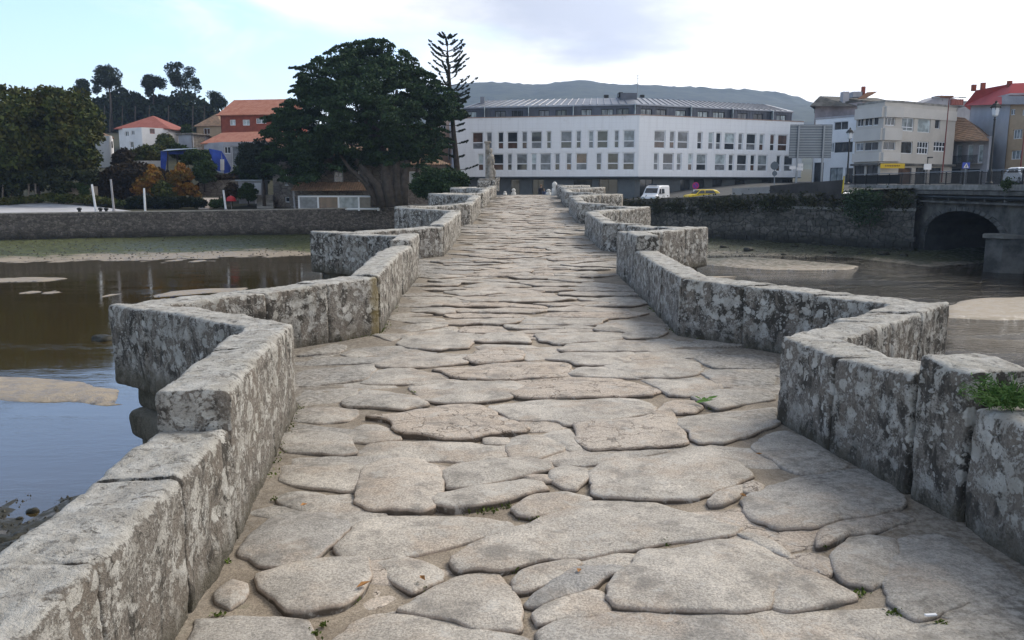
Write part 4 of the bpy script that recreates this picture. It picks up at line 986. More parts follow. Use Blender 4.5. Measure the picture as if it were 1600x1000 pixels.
# roof slopes with standing seams
ev=inset_poly(foot,1.25); rd=inset_poly(foot,4.6); zrf=at(997,152,116).z
m=MB(); rm=MB(); n=len(ev)
for i in range(n):
    a,b_,c,e=ev[i],ev[(i+1)%n],rd[(i+1)%n],rd[i]
    m.quad((a[0],a[1],zc+.1),(b_[0],b_[1],zc+.1),(c[0],c[1],zrf),(e[0],e[1],zrf))
    m.quad((a[0],a[1],zc-.08),(b_[0],b_[1],zc-.08),(b_[0],b_[1],zc+.1),(a[0],a[1],zc+.1))
    if i<2:
        L1=math.hypot(b_[0]-a[0],b_[1]-a[1])
        for s in np.arange(.03,.98,1.0/L1):
            p=Vector((a[0]+(b_[0]-a[0])*s,a[1]+(b_[1]-a[1])*s,zc+.14)); q=Vector((e[0]+(c[0]-e[0])*s,e[1]+(c[1]-e[1])*s,zrf+.04)); rm.tube([p,q],.055,4)
m.add([(p[0],p[1],zrf) for p in rd],[tuple(range(n))]); m.add([(p[0],p[1],zc-.08) for p in ev],[tuple(range(n-1,-1,-1))])
m.build('roof',M_ZINC,wb); tag(rm.build('roof_seam',M_ZRIB,wb),kind='stuff')
def boxpx(root,name,mat,x0,y0,x1,y1,Y,dep):
    a,b_=at(x0,y0,Y),at(x1,y1,Y); return MB().box(((a.x+b_.x)/2,Y+dep/2,(a.z+b_.z)/2),(abs(b_.x-a.x),dep,abs(a.z-b_.z))).build(name,mat,root)
boxpx(wb,'chimney',M_ZRIB,750.5,151,757,167,119,1.0); boxpx(wb,'chimney',M_BLACK,944,148,951,154,118,.8)
boxpx(wb,'roof_box',M_ATTIC,970,145,995,159,115.5,2.5); boxpx(wb,'roof_box',M_BLACK,967,144,973,151,116,2); boxpx(wb,'chimney',M_BLACK,1000.5,148,1007,152,118,.8)
m=MB(); p=at(996,145,116.5); m.tube([(p.x,p.y,p.z-.5),(p.x,p.y,p.z+2.4)],.035,5)
for dz,w_ in ((2.3,.9),(1.9,.6),(1.2,.35)): m.box((p.x,p.y,p.z+dz),(w_,.03,.03))
m.build('antenna',M_GRAYM,wb)

# ---- generic simple buildings -----------------------------------------------------------
def bld(name,label,cat,corners,ytop,ybot,dep,wins,mat,base_z=None,roof=None,mats=None,rh=1.5,over=.35,roofmat=None,split=None,radial=False):
    """corners: [(px,Y),...] left to right, facade chain; ytop/ybot: pixel of top/bottom at first corner"""
    x0,Yc=corners[0]; zt=at(x0,ytop,Yc).z; zb=at(x0,ybot,Yc).z if base_z is None else base_z
    P=[(at(x,300,Y).x,Y) for x,Y in corners]; root=thing(name,((P[0][0]+P[-1][0])/2,P[0][1]+dep/2,zb),label,cat)
    for i in range(len(P)-1):
        ws=[];st=[]
        Ln=math.hypot(P[i+1][0]-P[i][0],P[i+1][1]-P[i][1])
        for w_ in wins:
            if w_[0]!=i: continue
            s0,s1,c,e=pxwin(P[i],P[i+1],w_[1],w_[2],w_[3],w_[4])
            s0=max(s0,.08); s1=min(s1,Ln-.08); c=max(c,zb+.05); e=min(e,zt-.05)
            if s1-s0>.15 and e-c>.15: ws.append((s0,s1,c,e)); st.append(w_[5] if len(w_)>5 else {})
        pt=facade(root,P[i],P[i+1],zb,zt,ws,(mats or {}).get(i,mat),'wall',.22)
        for w_,k in zip(ws,st):
            k=dict(k); nm=k.pop('name','window'); g=k.pop('glass',G_DARK); window(root,pt,*w_,glass=g,name=nm,**k)
    d=Vector((P[-1][0]-P[0][0],P[-1][1]-P[0][1])).normalized(); n=Vector((-d.y,d.x))*dep
    n0=Vector(P[0]).normalized()*dep if radial else n; n1=Vector(P[-1]).normalized()*dep if radial else n
    full=P+[(P[-1][0]+n1.x,P[-1][1]+n1.y),(P[0][0]+n0.x,P[0][1]+n0.y)]
    ins=inset_poly(full,.24); MB().prism(ins,zb,zt-.02).build('wall_body',M_DARK,root)
    for a,b_ in ((full[len(P)-1],full[len(P)]),(full[len(P)],full[len(P)+1]),(full[len(P)+1],full[0])): facade(root,a,b_,zb,zt,[],mat,'side_wall',.2)
    rmat=roofmat or M_TILE; F4=[P[0],P[-1],full[-2],full[-1]]
    o=inset_poly(full if roof=='flat' else F4,-over)
    if roof=='flat': MB().prism(o,zt+.003,zt+.25).build('roof',rmat,root)
    elif roof in('hip','gable_x','gable_y'):
        a,b_,c,e=[Vector((q[0],q[1],zt)) for q in o]; W_=(b_-a).length; Dp=(e-a).length
        if roof=='hip':
            if W_>=Dp: k=Dp/2/W_; r0=(a+e)/2+((b_+c)/2-(a+e)/2)*k; r1=(a+e)/2+((b_+c)/2-(a+e)/2)*(1-k); tri='x'
            else: k=W_/2/Dp; r0=(a+b_)/2+((e+c)/2-(a+b_)/2)*k; r1=(a+b_)/2+((e+c)/2-(a+b_)/2)*(1-k); tri='y'
        elif roof=='gable_x': r0=(a+e)/2; r1=(b_+c)/2; tri='x'
        else: r0=(a+b_)/2; r1=(e+c)/2; tri='y'
        r0=r0+Vector((0,0,rh)); r1=r1+Vector((0,0,rh)); dn=Vector((0,0,-.14)); V=[a,b_,c,e,r0,r1]; V=V+[v+dn for v in V]
        if tri=='x': Fs=[(0,1,5,4),(2,3,4,5),(3,0,4),(1,2,5)]
        else: Fs=[(1,2,5,4),(3,0,4,5),(0,1,4),(2,3,5)]
        Fs=Fs+[tuple(i+6 for i in f[::-1]) for f in Fs]+[(0,6,7,1),(1,7,8,2),(2,8,9,3),(3,9,6,0)]
        MB().add(V,Fs).build('roof',rmat,root)
    return root,P,zt,zb
w2=dict(cols=2,fw=.09); 
# left of the white block
bld('apartment_building','peach and cream apartment building partly behind the norfolk pine, left of the white block','building',[(676,126),(716,126)],180,275,10,
 [(0,688,196,697,205,dict(w2)),(0,680,218,690,232,dict(w2)),(0,700,225,708,250,dict(w2))],M_PEACH,roof='flat',roofmat=M_GREYW)
bld('house','rust brown clad house with a flat top behind the big cypress trunk','house',[(628,121),(679,121)],196,290,10,[],M_BROWN,roof='flat',roofmat=M_GREYW)
bld('house','small stone outbuilding with mossy tiled roof right of the cypress trunk','house',[(632,106),(700,108)],256,322,7,[(0,640,268,655,296,dict(cols=2,glass=G_CURT,fw=.1)),(0,664,268,672,292,dict(glass=G_CURT,fw=.1))],M_OLDW,roof='hip',rh=1.6,roofmat=M_TILEO)
# stone house behind the cypress
SH,SP,szt,szb=bld('stone_house','old grey stone house with white windows under the big cypress','house',[(427,104),(462,101.5),(634,103.5)],243,330,9,
 [(0,443,266,450,290,dict(cols=2,fw=.10)),(0,445,308,452,316,dict(fw=.08)),(1,475,275,486,289,dict(cols=2,fw=.10,glass=G_GREY)),(1,522,265,536,286,dict(cols=2,trans=.5,fw=.10)),(1,560,267,573,287,dict(cols=2,fw=.10)),(1,610,270,620,288,dict(cols=2,fw=.1))],
 M_OLDW,roof='gable_x',rh=1.6,roofmat=M_TILEO)
a=at(462,296,101.0); b_=at(592,303,101.6); 
m=MB(); m.add([(a.x,a.y,a.z+.9),(b_.x,b_.y,a.z+.9),(b_.x,b_.y-2.2,a.z-.05),(a.x,a.y-2.2,a.z-.05),(a.x,a.y,a.z+.8),(b_.x,b_.y,a.z+.8),(b_.x,b_.y-2.2,a.z-.15),(a.x,a.y-2.2,a.z-.15)],[(0,3,2,1),(4,5,6,7),(0,4,7,3),(1,2,6,5),(3,7,6,2),(0,1,5,4)]); m.build('lean_to_roof',M_TILEO,SH)
# glazed enclosure
ge=thing('glazed_terrace',(-21.5,98,-1),'low white framed glazed terrace in front of the stone house','terrace'); Yg=98.6
pts_=[467,497,529,560.5,590.5]; P0=at(467,322,Yg); P1=at(590.5,322,Yg); zt_=at(530,307,Yg).z; zb_=-1.3
m=MB(); 
for z in (zb_+.25,zt_): m.box(((P0.x+P1.x)/2,Yg,z),(P1.x-P0.x+.12,.14,.16))
for px_ in pts_: m.box((at(px_,310,Yg).x,Yg-.003,(zt_+zb_)/2),(.2,.145,zt_-zb_))
m.build('frame',M_FRAMEW,ge)
for x0,x1,g_ in zip(pts_,pts_[1:],(G_GREY,G_BROWN,G_CURT,G_DARK)):
    a,b_=at(x0,310,Yg).x,at(x1,310,Yg).x; MB().box(((a+b_)/2,Yg+.02,(zt_+zb_)/2),(b_-a-.2,.03,zt_-zb_-.15)).build('pane',g_,ge)
m=MB(); m.box(((P0.x+P1.x)/2,Yg+1.2,zt_+.10),(P1.x-P0.x+.1,2.4,.06)); m.build('roof',M_GRAYM,ge)
MB().box((P0.x,Yg+1.1,(zt_+zb_)/2),(.1,2.,zt_-zb_)).build('side_pane',G_GREY,ge); MB().box((P1.x,Yg+1.1,(zt_+zb_)/2),(.1,2.,zt_-zb_)).build('side_pane',G_GREY,ge)
# village on the left hill
bld('apartment_building','red brick building with orange tiled roof left of the big cypress','building',[(351,150),(440,148)],180,232,12,
 [(0,359,187,368,196,dict(w2,glass=G_BLIND)),(0,379,187,390,196,dict(w2,glass=G_BLIND)),(0,400,185,416,193,dict(w2,glass=G_CURT))],M_BRICK,roof='gable_x',rh=3.2,over=.5)
bld('house','low grey white house with long orange roof below the red brick building','house',[(323,133),(352,129),(440,127)],224,275,9,
 [(1,350,229,360,240,dict(w2)),(1,362,228,378,262,dict(glass=G_GREY,cols=1)),(1,383,229,392,240,dict(w2))],M_GREYW,roof='gable_x',rh=1.9,over=.4)
for x in (353.5,376,400):
    pass
bld('house','white two storey house with red hipped roof on the left hill','house',[(192.5,152),(228,148.5),(268.5,152)],201,236,10,
 [(0,195,205,201,213,dict(w2)),(0,205,204,210,211,dict(w2)),(0,222.5,202,228,210,dict(w2)),(1,234,201,242,209,dict(w2,glass=G_BROWN,frame=M_TILER)),(0,203,221,209,231,dict(fw=.1))],M_HOUSEW,roof='hip',rh=2.6,over=.6,roofmat=M_TILER)
bld('house','beige house with brownish hipped roof left of the red brick building','house',[(313,158),(353,157)],197,222,9,[(0,318,200,328,210,dict(w2,glass=G_BROWN))],M_TAN,roof='hip',rh=2.4,roofmat=M_TILEO)
bld('house','grey blank walled house between the white house and the brick building','house',[(284,146),(306,144),(325,147)],211,236,7,[],M_GREYW,roof='flat',mats={1:M_OLDW},roofmat=M_OLDW)
tw=bld('transformer_tower','narrow whitewashed tower with small roof beside the left trees','tower',[(152,118),(179,116.5),(182,119)],213,262,3.2,[],M_HOUSEW,roof='hip',rh=.6,over=.15,roofmat=M_TILEO)[0]
m=MB(); p=at(173,226,116.4); m.box((p.x+.2,p.y,p.z),(.14,.12,.9)); m.build('insulator',M_BLACK,tw)
for k in range(4): q=at(161+k*2.6,224.5,117.5-k*.13); MB().box((q.x,q.y-.02,q.z),(.14,.10,.2)).build('vent',M_BLACK,tw)
gwall=thing('garden_wall',(-50,112,1),'short white garden wall left of the blue tarpaulin','wall'); at_wall(205,262,114,259,266,112,.25,251,251,'wall_face',M_HOUSEW,gwall)
swall=thing('garden_wall',(-62,99,0),'pale stone garden wall seen through the creeper covered gate','wall'); at_wall(80,312,98.5,152,311,99.5,.3,292,291,'wall_face',plain('pale_stone_wall',(.36,.31,.25),.9,.25,1.5),swall)
rwall=thing('garden_wall',(-37,106,0),'rough stone garden wall left of the trimmed round bush','wall'); at_wall(312,300,107,372,300,107,.4,282,281,'wall_face',M_OLDW,rwall)
# blue tarpaulin shelter
bt=thing('tarpaulin_shelter',(-43,114,2),'garden shelter hung with bright blue tarpaulin sheets behind the autumn trees','shelter'); M_BLUE=plain('blue_tarpaulin',(.028,.065,.33),.5,.25,1.2)
def sheet(name,px,mat,parent,dy=0):
    m=MB(); V=[at(x,y,Y) for x,y,Y in px]; V2=[v+Vector((0,.06,0)) for v in V]; n=len(V)
    m.add(V+V2,[tuple(range(n-1,-1,-1)),tuple(range(n,2*n))]+[(i,(i+1)%n,n+(i+1)%n,n+i) for i in range(n)]); return m.build(name,mat,parent)
sheet('tarpaulin',[(251,236,111),(262,236,111),(258,268,111),(251,268,111)],M_BLUE,bt); sheet('tarpaulin',[(263,237,111.2),(290,235,113),(290,241,113),(263,241,111.2)],M_BLUE,bt)
sheet('tarpaulin',[(326,232,110),(346,236,110),(345,268,109.5),(336,266,109.5)],M_BLUE,bt); sheet('tarpaulin',[(346,236,110),(351,243,110),(361,262,110.5),(359,269,110.5),(350,271,110)],M_BLUE,bt)
for x,Y in ((262,111),(288,112),(304,111),(277,114)): MB().tube([at(x,236,Y),at(x,272,Y)],.09,6).build('post',M_TRUNK,bt)
sheet('roof_sheet',[(252,236,110.6),(306,232,110.6),(318,231,116),(262,233,116)],M_GRAYM,bt)
sheet('white_panel',[(344,249,109.3),(350,249,109.3),(350,266,109.2),(344,266,109.2)],M_HOUSEW,bt)

# ---- right hand buildings
M_NAVY=plain('navy_panel',(.035,.05,.075),.4,.1)
bld('apartment_building','white and navy banded building behind the big sign back','building',[(1268,124),(1334,118)],187,300,10,
 [(0,1303,190,1325,203,dict(glass=G_DARK,cols=2)),(0,1296,223,1303,238,dict(w2,glass=G_CURT)),(0,1304,222,1332,238,dict(glass=G_DARK,cols=3,frame=M_NAVY))]+[(0,1271,254,1286,300,dict(glass=G_DARK,frame=M_NAVY)),(0,1296,262,1316,300,dict(glass=G_CURT,cols=2,frame=M_NAVY)),(0,1320,262,1333,300,dict(glass=G_DARK,cols=1))],M_WHITE,roof='flat',roofmat=M_GREYW,radial=True,over=.1)
bld('warehouse','grey gabled warehouse with dark roof and chimneys behind the cream building','warehouse',[(1266,132),(1338,126),(1425,136)],165,200,14,[],M_DIRTYW,roof='flat',roofmat=M_CONCD,radial=True,over=.1)
whr=thing('warehouse_roof',(60,134,14),'low pitched dark corrugated roof with chimneys above the cream building','roof')
a,b_,c_,e_=at(1266,165,131),at(1281,150,133),at(1350,155,129),at(1425,165,135)
m=MB(); V=[at(1265,166,130.6),at(1281,150,132),at(1370,153,134),at(1428,166,135),at(1334,166,126)]; m.add(V+[v+Vector((3,5,-.3)) for v in V],[(0,4,1),(4,3,2,1),(5,6,9),(6,7,8,9),(1,2,7,6),(2,3,8,7),(0,1,6,5)]); m.build('roof',M_CONCD,whr)
boxpx(whr,'chimney',M_GREYW,1318,143,1326,161,128,1.2); boxpx(whr,'chimney',M_BRICK,1348,135,1351.5,153,130,.5); boxpx(whr,'roof_tank',M_GREYW,1333,143,1348,152,130,1.5)
m=MB(); q=[at(1340,154,128),at(1355,144,129),at(1370,143,129),at(1352,153,128)]; m.add(q+[v-Vector((0,0,.1)) for v in q],[(0,1,2,3),(7,6,5,4),(0,4,5,1),(1,5,6,2),(2,6,7,3),(3,7,4,0)]); m.build('awning',M_BROWN,whr)
cb,CP_,czt,czb=bld('apartment_building','cream building with curved corner, white windows and yellow shop sign','building',[(1331,109),(1373,104.5),(1400,105.5),(1484,112)],165,296,12,
 [(0,1336,184,1349,198,dict(w2)),(0,1350,183,1363,197,dict(w2)),(0,1364,183,1372.5,196,dict(cols=1,fw=.09)),(1,1374.5,183,1399,196,dict(cols=3,fw=.09)),(2,1409,184,1428,205,dict(cols=2,trans=.3,fw=.1,glass=G_CURT)),(2,1434,186,1454,207,dict(cols=1,glass=G_BLIND,fw=.06)),(2,1461,187,1469,201,dict(glass=G_DARK,fw=.05)),
  (0,1336,223,1349,236,dict(w2,glass=G_GREY)),(0,1350,222,1372,235,dict(cols=2,fw=.05)),(1,1375,221,1399,234,dict(cols=2,fw=.05)),(2,1408,221,1426,240,dict(glass=G_DARK,cols=1,fw=.07)),(2,1433,221,1451,241,dict(cols=4,trans=.5,fw=.12)),(2,1459,221,1478,237,dict(cols=4,trans=.5,fw=.12)),
  (0,1334,258,1350,290,dict(cols=2,frame=M_BLACK)),(0,1353,258,1371,290,dict(cols=2,frame=M_BLACK)),(2,1403,262,1424,290,dict(frame=M_BLACK,glass=G_BROWN)),(2,1430,262,1446,290,dict(frame=M_BLACK)),(2,1452,262,1470,290,dict(frame=M_BLACK))],
 M_CREAM,roof='flat',roofmat=M_CONC,radial=True,over=.05)
for i in range(3):
    P,Q=CP_[i],CP_[i+1]; Ln=math.hypot(Q[0]-P[0],Q[1]-P[1]); d=Vector((Q[0]-P[0],Q[1]-P[1]))/Ln; n=Vector((d.y,-d.x)); pt=lambda s,z,dep=0:(P[0]+d.x*s-n.x*dep,P[1]+d.y*s-n.y*dep,z)
    for (y0,y1,dp) in (((166,183,.35),(200,219,.35),(238,252,.35)) if i<2 else ((166,182,.12),)):
        za_=at(1373,y1,104.5).z; zb_=at(1373,y0,104.5).z; m=MB(); bar(m,pt,0,Ln,za_,zb_,-dp,-.003); m.build('balcony_band',M_CREAM2,cb)
    za_=at(1373,258,104.5).z; m=MB(); bar(m,pt,-.05,Ln+.05,za_,za_+.25,-.5,-.004); m.build('ledge',M_CONCD,cb)
ys=thing('shop_sign',(47.5,103.6,4),'long yellow shop sign with dark lettering on the cream building','sign'); Ys=103.7
a,b_=at(1376,255.5,Ys),at(1413,263,Ys); MB().box(((a.x+b_.x)/2,Ys,(a.z+b_.z)/2),(b_.x-a.x,.15,a.z-b_.z)).build('panel',plain('yellow_sign',(.62,.40,.02),.5,.05),ys)
m=MB(); rr_=random.Random(3); x=(a.x+b_.x)/2-.95
for k in range(9):
    w_=rr_.uniform(.13,.2); m.box((x+w_/2,Ys-.085,(a.z+b_.z)/2+.02),(w_,.02,.07)); m.box((x+w_*.3,Ys-.085,(a.z+b_.z)/2),(.05,.02,.24)); x+=w_+.05
m.build('lettering',M_BROWN,ys)
oh,OP,ozt,ozb=bld('house','old grey two storey house with patchy tiled roof and iron balcony','house',[(1478,118),(1541,110)],218,296,12,
 [(0,1479,226,1485,250,dict(cols=1,glass=G_CURT)),(0,1494,226,1503,254,dict(cols=1,glass=G_BLIND,fw=.12)),(0,1511,226,1520,254,dict(cols=1,glass=G_BLIND,fw=.12)),(0,1528,226,1536,254,dict(cols=1,glass=G_BLIND,fw=.12)),(0,1485,264,1500,290,dict(frame=M_BLACK)),(0,1510,264,1530,290,dict(frame=M_BLACK))],M_GREYW,roof=None,radial=True)
m=MB(); V=[at(1476,219,117.2),at(1544,218,108.8),at(1532,205,113),at(1507,184,119),at(1480,181,124)]; V2=[at(1476,217,129),at(1556,216,126)]; V=V+V2; m.add(V+[v-Vector((0,0,.2)) for v in V],[(0,1,2,3,4),(4,3,6,5),(3,2,1,6),(0,4,5),(11,10,9,8,7),(0,7,8,1),(1,8,13,6),(5,12,7,0),(6,13,12,5)]); m.build('roof',M_TILEO,oh)
P,Q=OP; d=Vector((Q[0]-P[0],Q[1]-P[1])).normalized(); n=Vector((d.y,-d.x)); pt=lambda s,z,dep=0:(P[0]+d.x*s-n.x*dep,P[1]+d.y*s-n.y*dep,z)
s0,s1,zb1,zt1=pxwin(P,Q,1490,243,1537,256); m=MB(); bar(m,pt,s0,s1,zb1-.12,zb1,-.9,-.01); m.build('balcony_slab',M_CONC,oh)
m=MB(); bar(m,pt,s0,s1,zt1-.04,zt1,-.9,-.85)
for s in np.arange(s0,s1,.14): bar(m,pt,s,s+.03,zb1+.003,zt1-.05,-.89,-.86)
m.build('balcony_railing',M_BLACK,oh)
bld('apartment_building','tall building with pale grey side wall and red roof at the right edge','building',[(1505,126),(1567,112)],165,300,14,[],plain('pale_blue_grey_wall',(.40,.42,.45),.85,.1,.4),roof='flat',roofmat=M_GREYW)
rr=thing('attic_roof',(76,116,14),'bright red painted mansard roof above the pale grey side wall','roof')
m=MB(); V=[at(1506,165,125.6),at(1566,163,112.2),at(1640,163,104),at(1640,128,112),at(1583,130,114),at(1525,141,121)]; m.add(V+[v+Vector((5,7,-.2)) for v in V],[(0,1,4,5),(1,2,3,4),(5,4,10,11),(4,3,9,10),(0,5,11,6)]); m.build('roof',M_REDR,rr)
for x,y,Y in ((1523,134,121),(1537.5,131,119.5),(1579,128,114.5)): boxpx(rr,'chimney',M_BRICK,x-2.4,y-2,x+2.4,y+8,Y,.5)
pr=MB(); V=[at(1566,163,112),at(1566,150,112),at(1640,150,103.8),at(1640,163,103.8)]; pr.add(V+[v+Vector((0,.1,0)) for v in V],[(0,3,2,1),(4,5,6,7),(0,1,5,4),(1,2,6,5)]); pr.build('parapet',M_GREYW,rr)
bld('apartment_building','tan tiled apartment building with white windows at the far right edge','building',[(1566,111.9),(1640,103.5)],163,300,12,
 [(0,1574,171,1586,180,dict(w2,glass=G_GREY)),(0,1597,171,1606,180,dict(w2,glass=G_GREY)),(0,1583,202,1597,217,dict(cols=3,fw=.09,glass=G_CURT)),(0,1602,202,1612,217,dict(w2)),(0,1580,235,1598,249,dict(cols=3,fw=.09,glass=G_CURT)),(0,1604,235,1612,249,dict(w2)),(0,1572,266,1590,290,dict(frame=M_BLACK))],M_TAN,roof='flat',mats={0:M_TAN},roofmat=M_GREYW)
bld('building','grey gabled building with a rooftop shed between the cream building and red roof','building',[(1425,150),(1462,142),(1512,146)],165,230,14,[],M_GREYW,roof='flat',roofmat=M_GREYW)
gr=thing('gable_roof',(78,146,18),'pale grey gable top with a small dark roof shed, above the old tiled house','roof')
m=MB(); V=[at(1428,166,141.6),at(1512,166,141.6),at(1500,156,141.6),at(1472,149,141.6)]; m.add(V+[v+Vector((0,6,0)) for v in V],[(0,1,2,3),(7,6,5,4),(0,3,7,4),(3,2,6,7),(2,1,5,6)]); m.build('gable',M_GREYW,gr); boxpx(gr,'roof_shed',M_BROWN,1465,149.5,1490,152,141,2)
boxpx(gr,'red_tiles',M_TILER,1487,155,1505,164,141.2,1)
# ================================================================ vegetation
def leaves(centers,size,rng,flat=0.0,asp=.62):
    n=len(centers); a=rng.normal(size=(n,3)); a[:,2]*=(1-flat); a/=np.linalg.norm(a,axis=1,keepdims=True)
    b_=rng.normal(size=(n,3)); b_-=a*(a*b_).sum(1,keepdims=True); b_/=np.linalg.norm(b_,axis=1,keepdims=True)
    s=size*rng.uniform(.6,1.4,(n,1)); V=np.stack([centers-a*s,centers+b_*s*asp,centers+a*s,centers-b_*s*asp],1).reshape(-1,3)
    return V,np.arange(n*4).reshape(n,4)
def crown_pts(poly,Y,depth,nclump,per,rc,rng,flatten=.7,edge_bias=.5):
    """clump centres inside a px outline at distance Y, spread in depth"""
    xs=[p[0] for p in poly]; ys=[p[1] for p in poly]; C_=[]
    while len(C_)<nclump:
        x=rng.uniform(min(xs),max(xs),400); y=rng.uniform(min(ys),max(ys),400); s=seg_sd(x,y,poly)
        for x_,y_,s_ in zip(x,y,s):
            if s_>rc*F/Y*.45:
                h=min(depth,(s_*Y/F)*1.6+.3); t=rng.uniform(-1,1); t=np.sign(t)*abs(t)**edge_bias
                C_.append((x_,y_,Y+t*h)); 
                if len(C_)>=nclump: break
    out=[]
    for x_,y_,yy in C_:
        c=np.array(at(x_,y_,yy)); r=rc*rng.uniform(.55,1.25); n=int(per*r*r/rc/rc)
        v=rng.normal(size=(n,3)); v/=np.linalg.norm(v,axis=1,keepdims=True); v*=rng.uniform(.55,1.08,(n,1))
        out.append(c+v*r*np.array([1,1,flatten]))
    return np.concatenate(out)
def foliage(name,poly,Y,depth,nclump,per,rc,size,mat,root,seed,**k):
    rng=np.random.RandomState(seed); p=crown_pts(poly,Y,depth,nclump,per,rc,rng,**k); V,Fc=leaves(p,size,rng); return mk(name,V,Fc,mat,root)
def tree(name,label,poly,Y,trunks,mat,rc=1.0,size=.28,nclump=60,per=110,depth=4,bark=None,cat='tree',group=None,seed=1,**k):
    t0=at(*trunks[0][0],Y) if trunks else at(sum(p[0] for p in poly)/len(poly),max(p[1] for p in poly),Y)
    root=thing(name,t0,label,cat,group)
    foliage('crown',poly,Y,depth,nclump,per,rc,size,mat,root,seed,**k)
    for tr in trunks:
        r0=tr[-1]; ps=[Vector(at(x,y,Y)) for x,y in tr[:-1]]; n=len(ps); MB().tube(ps,[r0*(1-.7*i/(n-1)) for i in range(n)],8).build('trunk',bark or M_TRUNK,root,True)
    return root
# big cypress
cy=tree('cypress_tree','huge dark monterey cypress with spreading crown and massive fluted trunk beside the stone house',
 [(432,232),(418,192),(448,175),(462,150),(478,128),(472,112),(500,92),(530,74),(560,70),(590,64),(625,78),(645,98),(668,122),(700,150),(722,178),(700,186),(682,200),(690,225),(680,245),(655,262),(630,250),(600,262),(570,252),(540,262),(505,256),(490,275),(455,282),(448,262),(428,262),(430,245),(418,240)],
 97,[[(612,318),(606,270),(590,215),(560,150),5*.16]],L_CYP,rc=1.0,size=.17,nclump=760,per=150,depth=9,seed=3,flatten=.42,edge_bias=.45)
bk=M_TRUNKG
for tr in ([(600,322),(590,290),(566,262),(548,225),.5],[(612,322),(604,280),(600,240),(585,180),.6],[(622,322),(622,285),(618,240),(640,190),.55],[(630,322),(632,280),(640,230),(660,190),.45],[(594,322),(570,285),(545,262),(520,225),.3],[(606,322),(612,270),(612,200),(620,140),.5],[(616,322),(600,262),(575,200),(560,150),.4],[(585,322),(583,298),(572,280),(560,262),.35]):
    ps=[Vector(at(x,y,97+random.uniform(-.8,.8) if i else 97+random.uniform(-.5,.5))) for i,(x,y) in enumerate(tr[:-1])]; MB().tube(ps,[tr[-1]*1.4,tr[-1]*1.0,tr[-1]*.7,tr[-1]*.3],9).build('trunk',bk,cy,True)
EDG=[(432,232),(418,192),(448,175),(462,150),(478,128),(472,112),(500,92),(530,74),(560,70),(590,64),(625,78),(645,98),(668,122),(700,150),(722,178),(700,186),(682,200),(690,225),(680,245),(655,262),(570,256),(540,266),(505,262),(490,280),(455,286),(430,266),(418,242)]
rng=np.random.RandomState(77); SPR=[]
for k in range(190):
    i_=rng.randint(len(EDG)); t=rng.uniform(); a_,b_=EDG[i_],EDG[(i_+1)%len(EDG)]; x,y=a_[0]+(b_[0]-a_[0])*t,a_[1]+(b_[1]-a_[1])*t
    dx=1 if x>565 else -1; l=rng.uniform(5,17)*(1.3 if y>110 else .6); n=int(15*l); q=rng.uniform(0,1,n)**.8; Yk=97+rng.uniform(-5,5); dr=rng.uniform(-.35,.25)
    P_=np.array([tuple(at(x-dx*6+dx*(l+6)*v,y+dr*l*v-3*math.sin(3.1*v),Yk)) for v in q]); SPR.append(P_+rng.normal(size=(n,3))*np.array([.14,.35,.13])*(1.15-q[:,None]))
V,Fc=leaves(np.concatenate(SPR),.15,rng); tag(mk('branch_spray',V,Fc,L_CYP,cy),kind='stuff')
# norfolk pine
npine=thing('norfolk_pine',at(714,300,99),'tall slim norfolk island pine with tiered branches left of the white block','tree'); rng=np.random.RandomState(8)
ps=[Vector(at(x,y,99)) for x,y in ((716,300),(714,262),(708,200),(702,120),(698,60))]; MB().tube(ps,[.42,.36,.27,.16,.04],8).build('trunk',M_TRUNK,npine)
pts=[];bm_=MB(); y=60.
while y<292:
    x=np.interp(y,[60,120,200,262,300],[698,702,708,714,716]); base=at(x,y,99)
    if y<190: R_=np.interp(y,[60,75,120,150,190],[.9,1.9,2.7,2.9,2.5]); nb=7
    elif y<205: R_=2.0; nb=4
    else: R_=rng.uniform(1.0,2.2); nb=rng.randint(2,4)
    for k in range(nb):
        if y<190 and rng.uniform()<.22: continue
        a=2*math.pi*(k/nb)+rng.uniform(-.3,.3); L_b=R_*rng.uniform(.6,1.15); rise=.55 if y<150 else .28
        t=np.linspace(0,1,7); br=np.stack([base.x+np.cos(a)*L_b*t,base.y+np.sin(a)*L_b*t,base.z+L_b*rise*t*t-.1*t],1); bm_.tube([tuple(q) for q in br[::3]],[.05,.035,.015],4)
        for tq in np.arange(.42,1.03,.17):
            o_=np.array([np.interp(tq,t,br[:,i]) for i in range(3)]); side_=rng.uniform(-.35,.35); d_=np.array([np.cos(a+side_)*.34,np.sin(a+side_)*.34,.20])*rng.uniform(.7,1.15); n=64
            u_=rng.uniform(0,1,(n,1)); pts.append(o_+d_*u_+rng.normal(size=(n,3))*.042*(1.3-u_))
    y+=9.2*rng.uniform(.85,1.15) if y<205 else rng.uniform(14,22)
tag(bm_.build('branches',M_TRUNK,npine),kind='stuff'); V,Fc=leaves(np.concatenate(pts),.09,rng); mk('foliage',V,Fc,L_PINE,npine)
lt=thing('leaning_tree',at(650,290,103),'thin leaning bare trunk between the cypress and the norfolk pine','tree'); MB().tube([at(x,y,103) for x,y in ((649,292),(655,235),(663,205),(676,182))],[.22,.17,.13,.06],7).build('trunk',M_TRUNKG,lt); foliage('crown',[(660,192),(672,172),(690,170),(700,188),(684,200),(668,200)],103,1.5,14,60,.6,.18,L_CYP,lt,5)
tree('conifer_shrub','low dark spreading conifer beside the monument at the bridge end',[(640,300),(645,272),(668,262),(700,264),(725,268),(735,278),(728,300),(700,308),(665,308)],72,[[(690,320),(690,290),.12]],L_CYP,rc=.6,size=.11,nclump=95,per=190,depth=2,cat='shrub',seed=12)
